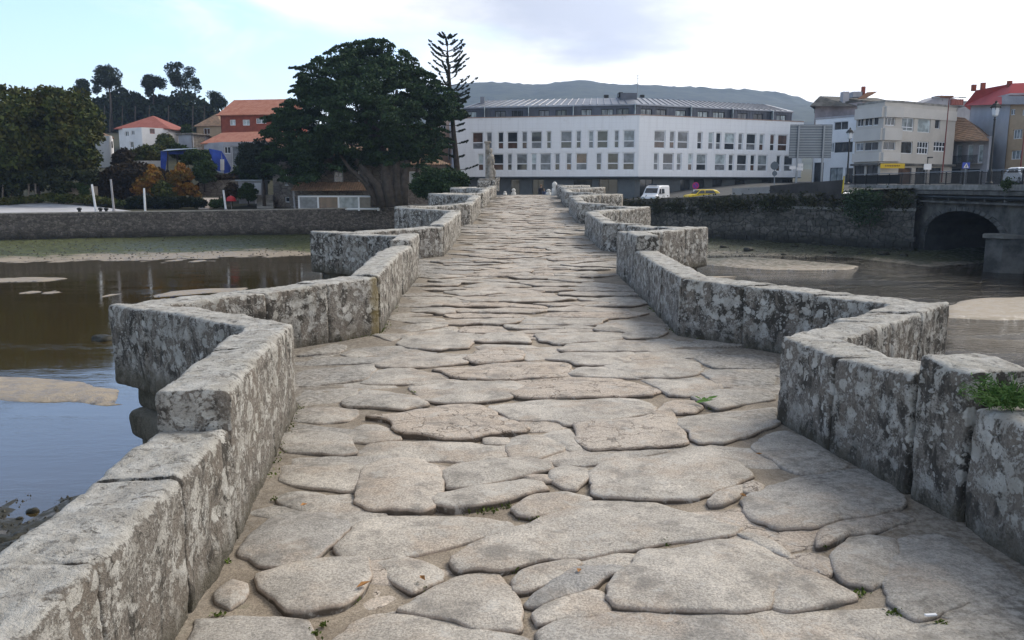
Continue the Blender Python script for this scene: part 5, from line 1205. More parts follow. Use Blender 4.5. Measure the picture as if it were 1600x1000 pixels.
tree('olive_tree','rounded grey green tree left of the stone house',[(372,250),(374,225),(395,218),(408,216),(428,222),(434,245),(430,268),(418,278),(392,277),(378,268)],98,[[(413,322),(412,290),(408,255),.22]],L_GRYG,rc=.8,size=.15,nclump=90,per=170,depth=2.4,seed=13)
# big left trees
for q,(lab,poly,Y,tr) in enumerate([
 ('big broadleaf tree cut by the left edge, with green crown',[(-90,150),(-40,130),(10,134),(50,142),(56,175),(60,220),(50,262),(20,285),(-40,290),(-100,270)],101,[(8,318),(10,270),(5,220),.45]),
 ('big broadleaf tree with yellowish top, left of the whitewashed tower',[(52,148),(62,134),(90,134),(110,146),(130,142),(148,165),(160,195),(158,235),(154,262),(120,268),(85,258),(50,262),(42,210),(44,175)],104,[(92,318),(92,270),(90,225),.45]),
 ('dark tree between the two biggest left trees',[(20,200),(40,165),(70,160),(90,190),(95,240),(80,285),(40,290),(20,260)],108,[(60,315),(58,270),.4])]):
    tree('broadleaf_tree',lab,poly,Y,[tr],L_DEC,rc=1.35,size=.27,nclump=150,per=150,depth=5,group='big trees at the left edge',seed=20+q,flatten=.75)
tree('broadleaf_tree','dark low undergrowth tree in front of the left trees',[(-90,262),(0,258),(60,262),(110,262),(150,262),(152,292),(110,300),(60,305),(0,308),(-90,310)],99,[[(60,318),(60,290),.2]],leafmat('undergrowth_foliage',((.012,.020,.008),(.035,.042,.014),(.022,.026,.010))),rc=.9,size=.22,nclump=150,per=90,depth=2,seed=31)
# hill woods: lollipop pines and eucalyptus
hill=[('tall eucalyptus with rounded clumps, left one on the hill',[(142,128),(146,112),(156,101),(168,98),(174,106),(180,104),(190,114),(188,124),(194,134),(186,141),(176,134),(170,142),(158,136),(152,146),(143,142),(148,134)],205,[(176,205),(172,150),(168,118),.35]),
 ('eucalyptus with two round heads left of the tallest on the hill',[(222,132),(224,120),(234,116),(241,122),(247,120),(258,124),(258,136),(250,142),(244,136),(236,146),(240,152),(228,150),(230,140)],210,[(238,205),(240,150),(238,130),.3]),
 ('tallest eucalyptus with airy domed crown on the hill',[(258,118),(260,104),(270,98),(280,97),(288,103),(300,104),(309,116),(312,128),(322,138),(324,150),(312,146),(304,152),(296,140),(290,148),(280,134),(272,142),(268,126)],212,[(282,205),(284,150),(278,115),.35]),
 ('small airy eucalyptus nearest the brick building roof',[(325,148),(330,141),(342,148),(354,160),(350,172),(338,168),(330,160)],205,[(340,205),(340,172),(334,150),.2]),
 ('small dark treetop above the left broadleaf trees',[(117,142),(120,126),(130,123),(138,132),(140,150),(125,155)],205,[(128,190),(128,140),.25])]
for q,(lab,poly,Y,tr) in enumerate(hill): tree('eucalyptus_tree',lab,poly,Y,[tr],L_PINE,rc=.95,size=.21,nclump=66,per=90,depth=4,bark=M_TRUNKG,group='eucalyptus trees on the hill',seed=40+q,flatten=.85)
wood=thing('wood',at(240,210,215),'dark mixed wood covering the hill behind the white house','wood'); foliage('crown',[(120,160),(150,150),(175,140),(200,140),(225,150),(250,148),(275,142),(300,148),(322,160),(345,175),(350,200),(340,225),(250,235),(150,235),(110,215)],214,8,190,130,2.6,.55,L_PINE,wood,50)
for q,x in enumerate((150,162,171,190,210,232,262,300,318)): MB().tube([at(x,232,204),at(x+1.5,165,204)],[.22,.1],6).build('trunk',M_TRUNKG,wood)
# gardens on the left
gard=[('orange and yellow autumn tree, left of the pair',[(202,302),(210,284),(216,270),(226,264),(232,250),(242,262),(252,266),(258,284),(264,300),(256,314),(235,308),(222,316),(206,312)],104,L_OR,(232,322),85,.42,.13),
 ('bright orange autumn tree, right of the pair',[(252,308),(258,288),(262,268),(274,262),(282,252),(294,262),(304,270),(302,284),(314,296),(310,312),(292,306),(280,316),(262,310)],104.5,L_OR,(282,322),85,.42,.13),
 ('brownish leafy shrub mass left of the autumn trees',[(152,302),(158,272),(185,256),(212,250),(235,262),(222,285),(210,305),(180,312),(155,312)],106,L_BRUSH,(190,322),90,.8,.2),
 ('green shrub on the slope below the white house',[(196,256),(200,238),(225,228),(250,226),(262,238),(255,256),(230,262)],116,L_DEC,(230,270),60,.8,.2),
 ('dark green clipped round bush in front of the blue tarpaulin',[(300,262),(302,252),(320,248),(336,252),(340,268),(336,284),(318,287),(304,280)],105,L_HEDGE,(320,300),70,.5,.12),
 ('upper dark clipped bush against the tarpaulin roof',[(285,255),(287,238),(298,233),(312,240),(318,234),(330,240),(330,252),(300,258)],107,L_HEDGE,(305,275),60,.5,.12),
 ('dark round garden bush right of the red umbrella',[(372,312),(374,293),(384,285),(398,288),(404,302),(400,315)],101,L_HEDGE,(388,322),40,.45,.12),
 ('brown topped garden bush behind the red umbrella',[(350,312),(352,292),(362,284),(374,290),(372,308)],102,L_BRUSH,(362,322),36,.45,.12),
 ('bushy tree left of the white house roof corner on the slope',[(243,236),(246,216),(256,207),(266,215),(272,235),(262,242)],140,L_DEC,(256,250),40,.9,.22),
 ('bright green conical tree above the grey blank house',[(284,212),(288,198),(294,192),(300,200),(302,214)],156,L_HEDGE,(293,222),24,.7,.2),
 ('dark shrub right of the whitewashed tower',[(178,262),(182,235),(195,228),(205,240),(206,262)],112,L_BRUSH,(192,275),40,.7,.18)]
for q,(lab,poly,Y,mt,tp,nc,rc,sz) in enumerate(gard):
    cx_=sum(p[0] for p in poly)/len(poly); cy_=sum(p[1] for p in poly)/len(poly); tree('garden_shrub',lab,poly,Y,[[tp,(cx_,cy_+6),.1]],mt,rc=rc,size=sz,nclump=nc,per=130,depth=2.2,cat='shrub',group='garden shrubs on the left bank',seed=60+q)
hd=thing('hedge',at(250,320,100),'long dark hedge running behind the left quay wall','hedge'); foliage('leaves',[(190,318),(200,309),(240,306),(300,308),(325,314),(318,324),(260,325),(200,326)],99.6,.8,150,120,.5,.13,leafmat('dark_hedge',((.006,.010,.005),(.018,.026,.010),(.012,.016,.006))),hd,80)
hd=thing('hedge',at(345,322,99),'short green hedge below the red umbrella','hedge'); foliage('leaves',[(328,322),(330,313),(350,310),(352,324),(340,326)],98.6,.6,24,120,.4,.12,L_HEDGE,hd,81); 
hd=thing('hedge',at(60,318,97),'low creeping hedge on top of the pale ramp at the left','hedge'); foliage('leaves',[(-60,326),(-60,315),(30,308),(80,303),(140,304),(200,316),(190,321),(140,317),(70,314),(30,318)],97.8,.8,160,100,.5,.14,L_DEC,hd,82)
gt=thing('creeper_arch',at(115,318,98),'garden pergola arch overgrown with dark green creeper beside the leaning white pole','arch'); foliage('creeper',[(86,293),(95,287),(120,285),(138,288),(140,300),(138,316),(128,318),(125,300),(122,294),(100,293),(96,300),(95,312),(90,312),(89,298)],98,.3,150,60,.22,.10,L_HEDGE,gt,83)
m=MB(); 
for x in (92,132): m.tube([at(x,320,98),at(x,289,98)],.08,6)
m.tube([at(90,289,98),at(136,288,98)],.07,6); m.build('frame',M_TRUNK,gt)
for q,(x0,y0,x1,y1,l) in enumerate([(56,318,55.5,288,'stone garden post right of the others, under the left trees'),(45,318,45,288,'stone garden post second from the right under the left trees'),(17,318,17,300,'short stone garden post under the left trees'),(4,318,5,284,'stone garden post nearest the left edge')]):
    p=thing('garden_post',at(x0,y0,98),l,'post','stone posts of the pergola'); MB().tube([at(x0,y0,98),at(x1,y1,98)],[.12,.10],8).build('post_shaft',M_OLDW,p)
    MB().box(at(x1,y1-.5,98),(.3,.3,.12)).build('cap',M_OLDW,p)
# pale slip ramp on the left quay
V=[at(-120,334,88.5),at(0,333.3,87.9),at(100,332.8,90),at(205,330,94),at(150,322.5,97.6),at(72,317,97.8),at(0,320.5,97.2),at(-120,322,97)]
for v in V[:4]: v.z=max(v.z,-1.16)
m=MB(); m.add(V+[v-Vector((0,0,.8)) for v in V],[tuple(range(7,-1,-1))[::-1],tuple(range(8,16))[::-1]]+[(i,8+i,8+(i+1)%8,(i+1)%8) for i in range(8)]); struct(m.build('path',plain('pale_concrete_ramp',(.44,.44,.46),.85,.12,.5)))
V=[at(310,325,99.2),at(326,325,99.2),at(342,309,104),at(318,309,104)]; m=MB(); m.add(V+[v-Vector((0,0,.5)) for v in V],[(0,1,2,3),(7,6,5,4),(0,4,5,1),(1,5,6,2),(2,6,7,3),(3,7,4,0)]); struct(m.build('path',plain('garden_path_concrete',(.46,.40,.36),.85,.12,.5)))
# white poles
for x0,y0,x1,y1,Y,l in ((150.5,331,143.5,288,91,'white pole leaning left, leftmost on the quay'),(178,328,173,280,92,'thin grey white pole, second from the left on the quay'),(227,331,225,294,93,'white upright pole in front of the autumn trees'),(353,326,349,297,97.5,'white leaning pole beside the red umbrella'),(461,322,458,293,99.5,'thin pole left of the glazed terrace')):
    p=thing('mooring_pole',at(x0,y0,Y),l,'pole','white poles on the left quay'); m=MB(); m.tube([at(x0,y0,Y)-Vector((0,0,.3)),at(x1,y1,Y)],[.13,.11],8); m.build('pole_shaft',M_FRAMEW if x0 not in(178,461) else M_GREYW,p); m=MB(); m.lathe(at(x0,y0,Y)-Vector((0,0,.15)),[(.2,0),(.2,.1),(.14,.14)],8); m.build('foot',M_GREYW,p)
um=thing('parasol',at(361,318,99.3),'small closed-in red parasol in the garden left of the round bush','parasol'); c=at(361,311,99.3); V,Fc=[],[]; m=MB(); m.lathe(c,[(.62,-.25),(.6,-.15),(.5,.12),(.3,.3),(.04,.40)],12); m.build('canopy',plain('red_fabric',(.42,.03,.035),.7,.1),um); MB().tube([c-Vector((0,0,1.6)),c+Vector((0,0,.45))],.03,6).build('pole',M_GREYW,um)
for q,x in enumerate((124,157,166)):
    c=at(x,328.5,89.5+q*.8); b_=thing('mooring_bollard',c,('black bollard lying left of the leaning white pole','black bollard, middle of the three on the quay','black bollard nearest the thin pole on the quay')[q],'bollard','black bollards on the left quay'); m=MB(); m.lathe(c-Vector((0,0,.25)),[(.16,0),(.14,.25),(.24,.32),(.26,.42),(.2,.5),(.08,.54)],10); m.build('bollard_post',M_BLACK,b_)
# vegetation on the right bank
vg=thing('bank_vegetation',at(1230,315,82),'dark ivy and weeds hanging over the right quay ledge','vegetation')
foliage('leaves',[(1100,328),(1110,318),(1160,312),(1220,307),(1290,303),(1322,304),(1335,322),(1320,330),(1280,322),(1220,324),(1180,340),(1140,335)],0,0,1,1,1,.1,L_BRUSH,vg,0) if False else None
rng=np.random.RandomState(90); P_=[]
for k in range(230):
    x=rng.uniform(12,35.2); yq=float(quay(x)); z=np.interp(x,[12,15,20,26,35],[-.6,-.4,-.1,.4,.75])+rng.uniform(-.5,.25); c=np.array([x,yq-.45+rng.uniform(-.15,.5),z-(.8*rng.uniform()**2)]); n=70; P_.append(c+rng.normal(size=(n,3))*np.array([.5,.25,.28]))
V,Fc=leaves(np.concatenate(P_),.12,rng); mk('leaves',V,Fc,leafmat('weedy_foliage',((.018,.022,.010),(.065,.058,.028),(.035,.045,.016))),vg)
ivy=thing('ivy',at(1350,320,74.5),'dark ivy clump hanging where the quay meets the road bridge','vegetation'); P_=[np.array(at(rng.uniform(1325,1375),rng.uniform(300,345),74.3+rng.uniform(-.3,.3)))+rng.normal(size=(60,3))*.3 for k in range(45)]; V,Fc=leaves(np.concatenate(P_),.11,rng); mk('leaves',V,Fc,L_CYP,ivy)
wd=thing('weed_clump',at(1533,291,61.5),'green weed clump growing at the foot of the tall bridge lamp','plant'); c=np.array([BX-.75,59.8,1.75]); V,Fc=leaves(c+rng.normal(size=(500,3))*np.array([.22,.3,.2]),.07,rng); mk('leaves',V,Fc,L_HEDGE,wd)

# seaweed covered rocks on the mud: the larger ones as things
M_ROCK=plain('seaweed_rock',(.030,.028,.018),.6,.5,4,0,.05,9)
def rock(name,label,c,r,seed,group,mat=None):
    rr_=random.Random(seed); V,Fc=ellipsoid((0,0,0),(r,r*rr_.uniform(.6,.95),r*rr_.uniform(.4,.6)),14,9); V=np.array(V); V=V*(1+.35*fbm(V/r+seed,1.6,3,seed)[:,None])+np.array(c)
    return tag(mk(name,V,Fc,mat or M_ROCK,None,True),label,'rock',group)
lab=['rounded dark seaweed rock on the green mud at the right','flat dark rock near the right sandbar','dark rock close to the road bridge pier','small dark rock on the wet mud']
rx=[(1105,383),(1130,390),(1168,394),(1195,378),(1218,385),(1235,372),(1258,380),(1276,390),(1290,384),(1305,376),(1318,392),(1332,382),(1350,388),(1368,394),(1384,386),(1398,398),(1150,372),(1180,366),(1225,398),(1242,391),(1300,398),(1345,400),(1412,404),(1380,402)]
ORD='leftmost second third fourth fifth sixth seventh eighth ninth tenth eleventh twelfth thirteenth fourteenth fifteenth sixteenth seventeenth eighteenth nineteenth twentieth twenty-first twenty-second twenty-third rightmost'.split()
rx.sort()
for q,(x,y) in enumerate(rx):
    p=atz(x,y,ZW+.05); p.z=float(riverz(np.array([p.x]),np.array([p.y]))[0])+.05; rock('rock','dark seaweed covered rock on the right mud flat, '+ORD[q]+(' from the left' if 0<q<23 else ' one'),p,random.uniform(.22,.5),q,'rocks on the right mud flat')
p=atz(165,531,ZW); rock('rock','dark wet rock standing in the water behind the left refuge',(p.x,p.y,ZW+.02),.42,77,None); p=atz(152,528,ZW); rock('rock','small dark wet rock beside the larger one in the left water',(p.x,p.y,ZW+.03),.22,78,None)
for q,(x,y,r) in enumerate(sorted([(8,848,.30),(28,842,.22),(60,832,.16),(20,866,.34),(50,858,.3),(84,845,.2),(40,880,.32),(5,880,.3),(52,798,.12),(85,796,.06),(30,810,.05),(77,820,.06),(70,870,.25),(95,862,.22)])):
    p=atz(x,y,ZW+.02); rock('rock','wet black stone on the near muddy foreshore at lower left, '+ORD[q]+(' from the left' if q else ' one'),p,r,100+q,'black stones on the near foreshore')
# scatter of small stones and weed on mud (uncountable)
rng=np.random.RandomState(17); m=MB(); n=0
for k in range(2600):
    if k<1500: x,y=rng.uniform(1095,1440),rng.uniform(362,404)
    elif k<2100: x,y=rng.uniform(-40,500),rng.uniform(379,406)
    else: x,y=rng.uniform(-40,115),rng.uniform(745,900)
    p=atz(x,y,ZW+.1); p=atz(x,y,ZW); z=float(np.interp(0,[0],[ZW]))
    p.z=0; m.v.append((p.x,p.y)); n+=1
XY=np.array(m.v); Zr=riverz(XY[:,0],XY[:,1]); m=MB()
for (x,y),z in zip(XY,Zr):
    if z<ZW-.05: continue
    r=rng.uniform(.04,.16)*(1 if y>30 else .35); a=rng.uniform(0,3)
    V=[(x+r*math.cos(a+i*1.26)*rng.uniform(.7,1.2),y+r*math.sin(a+i*1.26)*rng.uniform(.7,1.2),z-.02) for i in range(5)]+[(x,y,z+r*.6)]; m.add(V,[(i,(i+1)%5,5) for i in range(5)])
tag(m.build('pebbles',M_ROCK),'scattered small dark stones and weed on the river mud','stones',kind='stuff')

# ================================================================ street furniture
def lamp(px,ybase,ytop,Y,label):
    b_=at(px,ybase,Y); t=at(px,ytop,Y); x,y=b_.x,b_.y; h=t.z-b_.z; root=thing('street_lamp',b_,label,'street lamp','black lantern street lamps')
    MB().lathe((x,y,b_.z),[(.26,0),(.26,.12),(.17,.2),(.17,.9),(.12,1.0),(.09,1.1),(.075,h*.5),(.06,h-1.35),(.10,h-1.3),(.05,h-1.22),(.05,h-1.1)],12).build('post',M_BLACK,root)
    MB().lathe((x,y,t.z-1.1),[(.10,0),(.22,.10),(.30,.62),(.28,.64)],6).build('lantern_glass',plain('lantern_glass',(.62,.64,.66),.25,.05),root)
    MB().lathe((x,y,t.z-.46),[(.40,0),(.40,.05),(.20,.28),(.08,.34),(.10,.42),(.03,.50)],6).build('lantern_cap',M_BLACK,root)
    m=MB()
    for k in range(6): a=math.pi*k/3; m.tube([(x+.11*math.cos(a),y+.11*math.sin(a),t.z-1.1),(x+.315*math.cos(a),y+.315*math.sin(a),t.z-.46)],.018,4)
    m.build('lantern_frame',M_BLACK,root); return root
lamp(1323,288,200,84,'black lantern street lamp standing left, before the cream building'); L2=lamp(1545,288,158,61.2,'tall black lantern street lamp on the bridge, right of the old tiled house')
def pole_lamp(px,yb,yt,Y,label,mat,arms):
    b_=at(px,yb,Y); t=at(px,yt,Y); r=thing('lamp_post',b_,label,'lamp post'); m=MB(); m.tube([b_,(b_.x+.1,b_.y,t.z)],[.09,.05],8); m.build('post',mat,r)
    for dx in arms:
        m=MB(); m.tube([(b_.x+.1,b_.y,t.z-.05),(b_.x+.1+dx*.7,b_.y,t.z+.08),(b_.x+.1+dx,b_.y,t.z+.08)],.03,5); m.build('arm',mat,r); MB().box((b_.x+.1+dx*1.15,b_.y,t.z+.06),(.75,.25,.10)).build('lamp_head',M_GRAYM,r)
M_RUSTP=plain('rust_red_paint',(.16,.045,.035),.6,.15)
pole_lamp(1471,285,153,96,'tall rust red lamp post with two arms beside the old tiled house',M_RUSTP,(-1.3,1.3)); pole_lamp(1592,285,182,90,'thin dark lamp post in front of the tan building',M_RUSTP,(.9,))
# big sign seen from behind
bs=thing('traffic_sign_board',at(1265,285,80),'large ribbed grey direction sign seen from behind on two posts','road sign'); Yb=80; a,b_=at(1235,194.5,Yb),at(1298,247,Yb)
MB().box(((a.x+b_.x)/2,Yb,(a.z+b_.z)/2),(b_.x-a.x,.04,a.z-b_.z)).build('panel',M_SIGNB,bs)
nr=13; 
for k in range(nr): z=b_.z+(a.z-b_.z)*(k+.5)/nr; MB().box(((a.x+b_.x)/2,Yb-.05,z),(b_.x-a.x-.02,.06,.10)).build('rib',M_GRAYM,bs)
for px_ in (1244,1283): q=at(px_,284,Yb-.15); MB().box((q.x,Yb-.15,(q.z+a.z)/2-.1),(.16,.14,a.z-q.z)).build('post',M_GRAYM,bs)
def disc(c,r,th,mat,name,parent,n=16):
    V=[];[V.append((c[0]+r*math.cos(2*math.pi*k/n),c[1]+dy,c[2]+r*math.sin(2*math.pi*k/n))) for dy in (-th/2,th/2) for k in range(n)]
    return MB().add(V,[tuple(range(n)),tuple(range(2*n-1,n-1,-1))]+[(k,n+k,n+(k+1)%n,(k+1)%n) for k in range(n)]).build(name,mat,parent)
r=thing('road_sign',at(1210,288,86),'pair of round grey sign backs on one pole left of the big sign','road sign'); q=at(1210,259,86); m=MB().tube([at(1210,289,86),at(1210,252,86)],.045,6).build('pole',M_GRAYM,r); disc((q.x,85.92,q.z),.42,.03,M_SIGNB,'sign_face',r); q=at(1210,271,86); disc((q.x,85.92,q.z),.26,.03,M_SIGNB,'sign_face',r)
r=thing('road_sign',at(1244,284,79),'cluster of small white finger signs beside the big sign post','road sign'); 
for x,y,w_ in ((1238,262,.6),(1250,258,.5),(1249,264,.6)): q=at(x,y,79); MB().box((q.x,78.9,q.z),(w_,.04,.3)).build('sign_face',M_HOUSEW,r)
MB().tube([at(1244.6,285,79),at(1244.6,255,79)],.04,6).build('pole',M_GRAYM,r)
r=thing('road_sign',at(1087,304,104),'round magenta no parking sign with white plate by the shopfront','road sign'); q=at(1087,290,104); disc((q.x,104,q.z),.42,.03,plain('magenta_sign',(.40,.02,.13),.5,.05),'sign_face',r); disc((q.x,103.97,q.z),.30,.02,plain('blue_sign_face',(.10,.03,.25),.5,.05),'sign_disc',r); V=MB().box((q.x,103.97,q.z-.6),(.6,.03,.26)).build('plate',M_HOUSEW,r); MB().tube([(q.x,104.05,-.7),(q.x,104.05,q.z+.4)],.035,6).build('pole',M_GRAYM,r)
m=MB(); q=at(1087,290,103.94); a_=math.radians(45); m.add([(q.x-.3,103.94,q.z+.3),(q.x-.24,103.94,q.z+.34),(q.x+.3,103.94,q.z-.26),(q.x+.26,103.94,q.z-.32)],[(3,2,1,0)]); m.build('bar',plain('red_bar',(.5,.02,.05),.5,.05),r)
r=thing('crossing_sign',at(1509,285,88),'blue pedestrian crossing sign with white triangle on the bridge approach','road sign'); q=at(1509.5,258.5,88); MB().box((q.x,88,q.z),(.78,.04,.62)).build('plate',plain('blue_crossing_plate',(.03,.06,.30),.5,.05),r); MB().add([(q.x-.28,87.96,q.z-.24),(q.x+.28,87.96,q.z-.24),(q.x,87.96,q.z+.25)],[(0,1,2)]).build('triangle',M_HOUSEW,r)
m=MB(); m.box((q.x,87.94,q.z+.02),(.05,.02,.16)); m.box((q.x-.05,87.94,q.z-.12),(.05,.02,.16)); m.box((q.x+.06,87.94,q.z-.12),(.05,.02,.16)); m.build('walking_figure',M_BLACK,r); MB().tube([(q.x,88.05,q.z+.3),(q.x,88.05,1.2)],.04,6).build('pole',M_GRAYM,r)
r=thing('sign_box',at(1449,270,88),'square white sign box below a small lamp on the bridge approach','sign'); q=at(1449.5,260.5,88); MB().box((q.x,88,q.z),(.75,.12,.60)).build('box',M_HOUSEW,r); MB().tube([(q.x,88.1,q.z+.9),(q.x,88.1,1.2)],.05,6).build('pole',M_BLACK,r); MB().box((q.x+.12,87.9,q.z+.95),(.5,.3,.12),.3).build('lamp_head',M_BLACK,r)
r=thing('marker_post',at(1317,303,76.5),'leaning yellow post at the end of the bridge railing','post'); MB().tube([at(1316,304,76.4),at(1319,275,76.4)],[.08,.06],6).build('pole_shaft',plain('yellow_paint',(.50,.38,.03),.6,.1),r); MB().lathe(at(1316,304,76.4),[(.13,0),(.12,.06),(.08,.1)],8).build('foot',M_BLACK,r)
# vehicles: side profile lofted across the width
def vehicle(name,label,cat,c,rz,L,W_,prof,glassz,mat,wheels,hgt):
    root=thing(name,c,label,cat); co,si=math.cos(rz),math.sin(rz)
    T=lambda x,y,z:(c[0]+x*co-y*si,c[1]+x*si+y*co,c[2]+z)
    n=len(prof); secs=[(-.5,.93),(-.44,1.0),(.44,1.0),(.5,.93)]; V=[]
    for t,k in secs:
        for x,z in prof: tum=1-max(0,(z/hgt-.5))*.22; V.append(T(x*L*(.985 if k<1 else 1),t*W_*tum,.28+(z-.28)*(k if z>.5 else 1)))
    Fc=[]
    for s in range(3):
        for i in range(n): a,b_=s*n+i,s*n+(i+1)%n; Fc.append((a,b_,b_+n,a+n))
    Fc+= [tuple(range(n-1,-1,-1)),tuple(range(3*n,4*n))]; MB().add(V,Fc).build('body',mat,root,False)
    for nm,pts3 in glassz:
        m=MB(); P_=[Vector(T(*p)) for p in pts3]; nn=(P_[1]-P_[0]).cross(P_[2]-P_[0]).normalized()*.02; m.add([p+nn for p in P_]+[p-nn for p in P_],[tuple(range(len(P_))),tuple(range(2*len(P_)-1,len(P_)-1,-1))]+[(i,(i+1)%len(P_),len(P_)+(i+1)%len(P_),len(P_)+i) for i in range(len(P_))]); m.build(nm,G_DARK,root)
    for x in wheels:
        for s in (-1,1):
            m=MB(); m.tube([T(x,s*W_*.5+.01*s,.32),T(x,s*(W_*.5-.2),.32)],.32,14); wh=m.build('wheel',M_BLACK,root); m=MB(); m.tube([T(x,s*W_*.5+.03*s,.32),T(x,s*(W_*.5-.1),.32)],.18,10); m.build('rim',M_GRAYM,wh)
    return root,T
van_prof=[(-.5,.3),(-.5,.75),(-.485,1.0),(-.36,1.28),(-.25,1.95),(-.19,2.22),(.0,2.32),(.49,2.32),(.5,2.2),(.5,.3)]
cV=at(1024,314,101.5); cV.z=-.62
M_VANW=plain('white_van_paint',(.70,.71,.73),.3,.03)
vn,T=vehicle('van','white delivery van parked in front of the white apartment block','van',cV,math.radians(60),4.9,1.95,van_prof,
 [('windscreen',[(-1.72,-.80,1.30),(-1.72,.80,1.30),(-1.20,.74,1.97),(-1.20,-.74,1.97)]),('side_window',[(-1.45,-.975,1.32),(-.75,-.975,1.32),(-.75,-.92,1.9),(-1.05,-.92,1.9)]),('side_window',[(-.35,-.985,1.35),(.45,-.985,1.35),(.45,-.93,1.9),(-.35,-.93,1.9)])],M_VANW,(-1.5,1.45),2.3)
for s in (-1,1): m=MB(); m.box(T(-2.41,s*.7,.85),(.12,.32,.22),math.radians(60)); m.build('headlight',G_BLIND,vn)
m=MB(); m.box(T(-2.46,0,.62),(.05,1.0,.2),math.radians(60)); m.build('grille',M_BLACK,vn); MB().box(T(-.95,0,2.36),(.25,1.0,.16),math.radians(60)).build('roof_sign',M_NAVY,vn)
car_prof=[(-.5,.28),(-.5,.68),(-.46,.80),(-.28,.92),(-.14,1.36),(-.05,1.44),(.25,1.44),(.36,1.36),(.47,.98),(.5,.90),(.5,.28)]
M_YEL=plain('yellow_paint_car',(.66,.47,.03),.3,.03)
cc=at(1097,316,97.8); cc.z=-.22
yc,T=vehicle('car','yellow car behind the right quay wall, beside the no parking sign','car',cc,math.radians(12),4.1,1.72,car_prof,[('windscreen',[(-1.13,-.70,.95),(-1.13,.70,.95),(-.62,.60,1.34),(-.62,-.60,1.34)]),('side_window',[(-.95,-.835,.98),(-.1,-.835,.98),(-.1,-.76,1.34),(-.55,-.76,1.34)]),('side_window',[(0,-.835,.98),(1.35,-.835,.98),(1.0,-.76,1.34),(0,-.76,1.34)])],M_YEL,(-1.25,1.25),1.44)
cc=at(1584,291,70); cc.x=42.8; cc.y=70; cc.z=1.74
sc_,T=vehicle('car','silver white car crossing the road bridge at the right edge','car',cc,math.radians(80),4.2,1.75,car_prof,[('windscreen',[(-1.16,-.70,.95),(-1.16,.70,.95),(-.62,.60,1.34),(-.62,-.60,1.34)]),('side_window',[(-.95,.835,.98),(-.55,.76,1.34),(-.1,.76,1.34),(-.1,.835,.98)]),('side_window',[(0,.835,.98),(0,.76,1.34),(1.0,.76,1.34),(1.35,.835,.98)])],plain('silver_paint',(.60,.62,.64),.25,.03),(-1.25,1.25),1.44)

# ================================================================ monument, bollards, people at the far end
mo=thing('monument',(-1.55,51,1.0),'stone wayside monument with tall pillar on a block pedestal at the left parapet end','monument'); YM=51
M_MON=plain('monument_granite',(.26,.235,.20),.95,.45,4,0,.04,14)
ins=[]
def mb(name,x0,y0,x1,y1,Y,dep,r=.03,res=.12):
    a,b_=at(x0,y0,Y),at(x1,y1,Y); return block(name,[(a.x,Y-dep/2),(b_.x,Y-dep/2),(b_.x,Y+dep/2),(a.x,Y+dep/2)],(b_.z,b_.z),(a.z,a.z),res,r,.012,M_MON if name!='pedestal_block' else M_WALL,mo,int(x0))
mb('pedestal_block',746,282,768,299,YM,1.1); mb('pedestal_block',768.5,281,780,299,YM+.05,1.0); mb('pedestal_cap',748,279,777,282.5,YM,1.0); mb('corner_stone',775,277,781,283,YM,.5)
mb('pillar',758,222,765,280,YM+.25,.35); mb('pillar_capital',756.5,220.5,767,224,YM+.25,.42)
fig=thing('statue',tuple(at(767,280,YM)),'small robed stone figure standing before the pillar of the monument','statue')
c=at(767,280,YM); m=MB(); m.lathe((c.x,YM-.1,c.z),[(.22,0),(.23,.1),(.20,.5),(.17,.9),(.19,1.15),(.21,1.3),(.16,1.45),(.07,1.52),(.06,1.55),(.11,1.62),(.12,1.72),(.08,1.82),(.02,1.86)],14); m.build('body',M_MON,fig,True)
V,Fc=ellipsoid((c.x-.17,YM-.2,c.z+1.1),(.07,.1,.25),8,6); MB().add(V,Fc).build('arm',M_MON,fig,True); V,Fc=ellipsoid((c.x+.17,YM-.2,c.z+1.05),(.07,.12,.22),8,6); MB().add(V,Fc).build('arm',M_MON,fig,True)
V,Fc=ellipsoid((c.x+.2,YM-.15,c.z+.35),(.1,.1,.32),8,6); MB().add(V,Fc).build('staff_base',M_MON,fig,True)
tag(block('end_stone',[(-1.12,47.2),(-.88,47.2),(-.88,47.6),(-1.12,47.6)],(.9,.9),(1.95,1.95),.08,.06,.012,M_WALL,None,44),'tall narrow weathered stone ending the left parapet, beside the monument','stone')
def bollard(px,y0,y1,Y,label,r=.15):
    b_=at(px,y1,Y); t=at(px,y0,Y); h=t.z-b_.z; m=MB(); m.lathe((b_.x,Y,b_.z-.1),[(r*1.1,0),(r,.2),(r*.9,h*.55),(r*.55,h*.68),(r*.8,h*.8),(r*.75,h*.98),(r*.4,h*1.08),(.01,h*1.12)],12); return tag(m.build('bollard',plain('white_stone',(.50,.49,.46),.9,.2,6),None,True),label,'bollard')
bollard(802.5,293,304.5,52,'white stone bollard standing free at the far end of the walkway'); bollard(789,297,304,53,'small pale stone stub left of the free standing bollard',.12); bollard(866.5,283.5,304,50.5,'white round-headed stone post ending the right parapet',.2); bollard(857,294,304,52.5,'low leaning pale stone left of the right end post',.17)
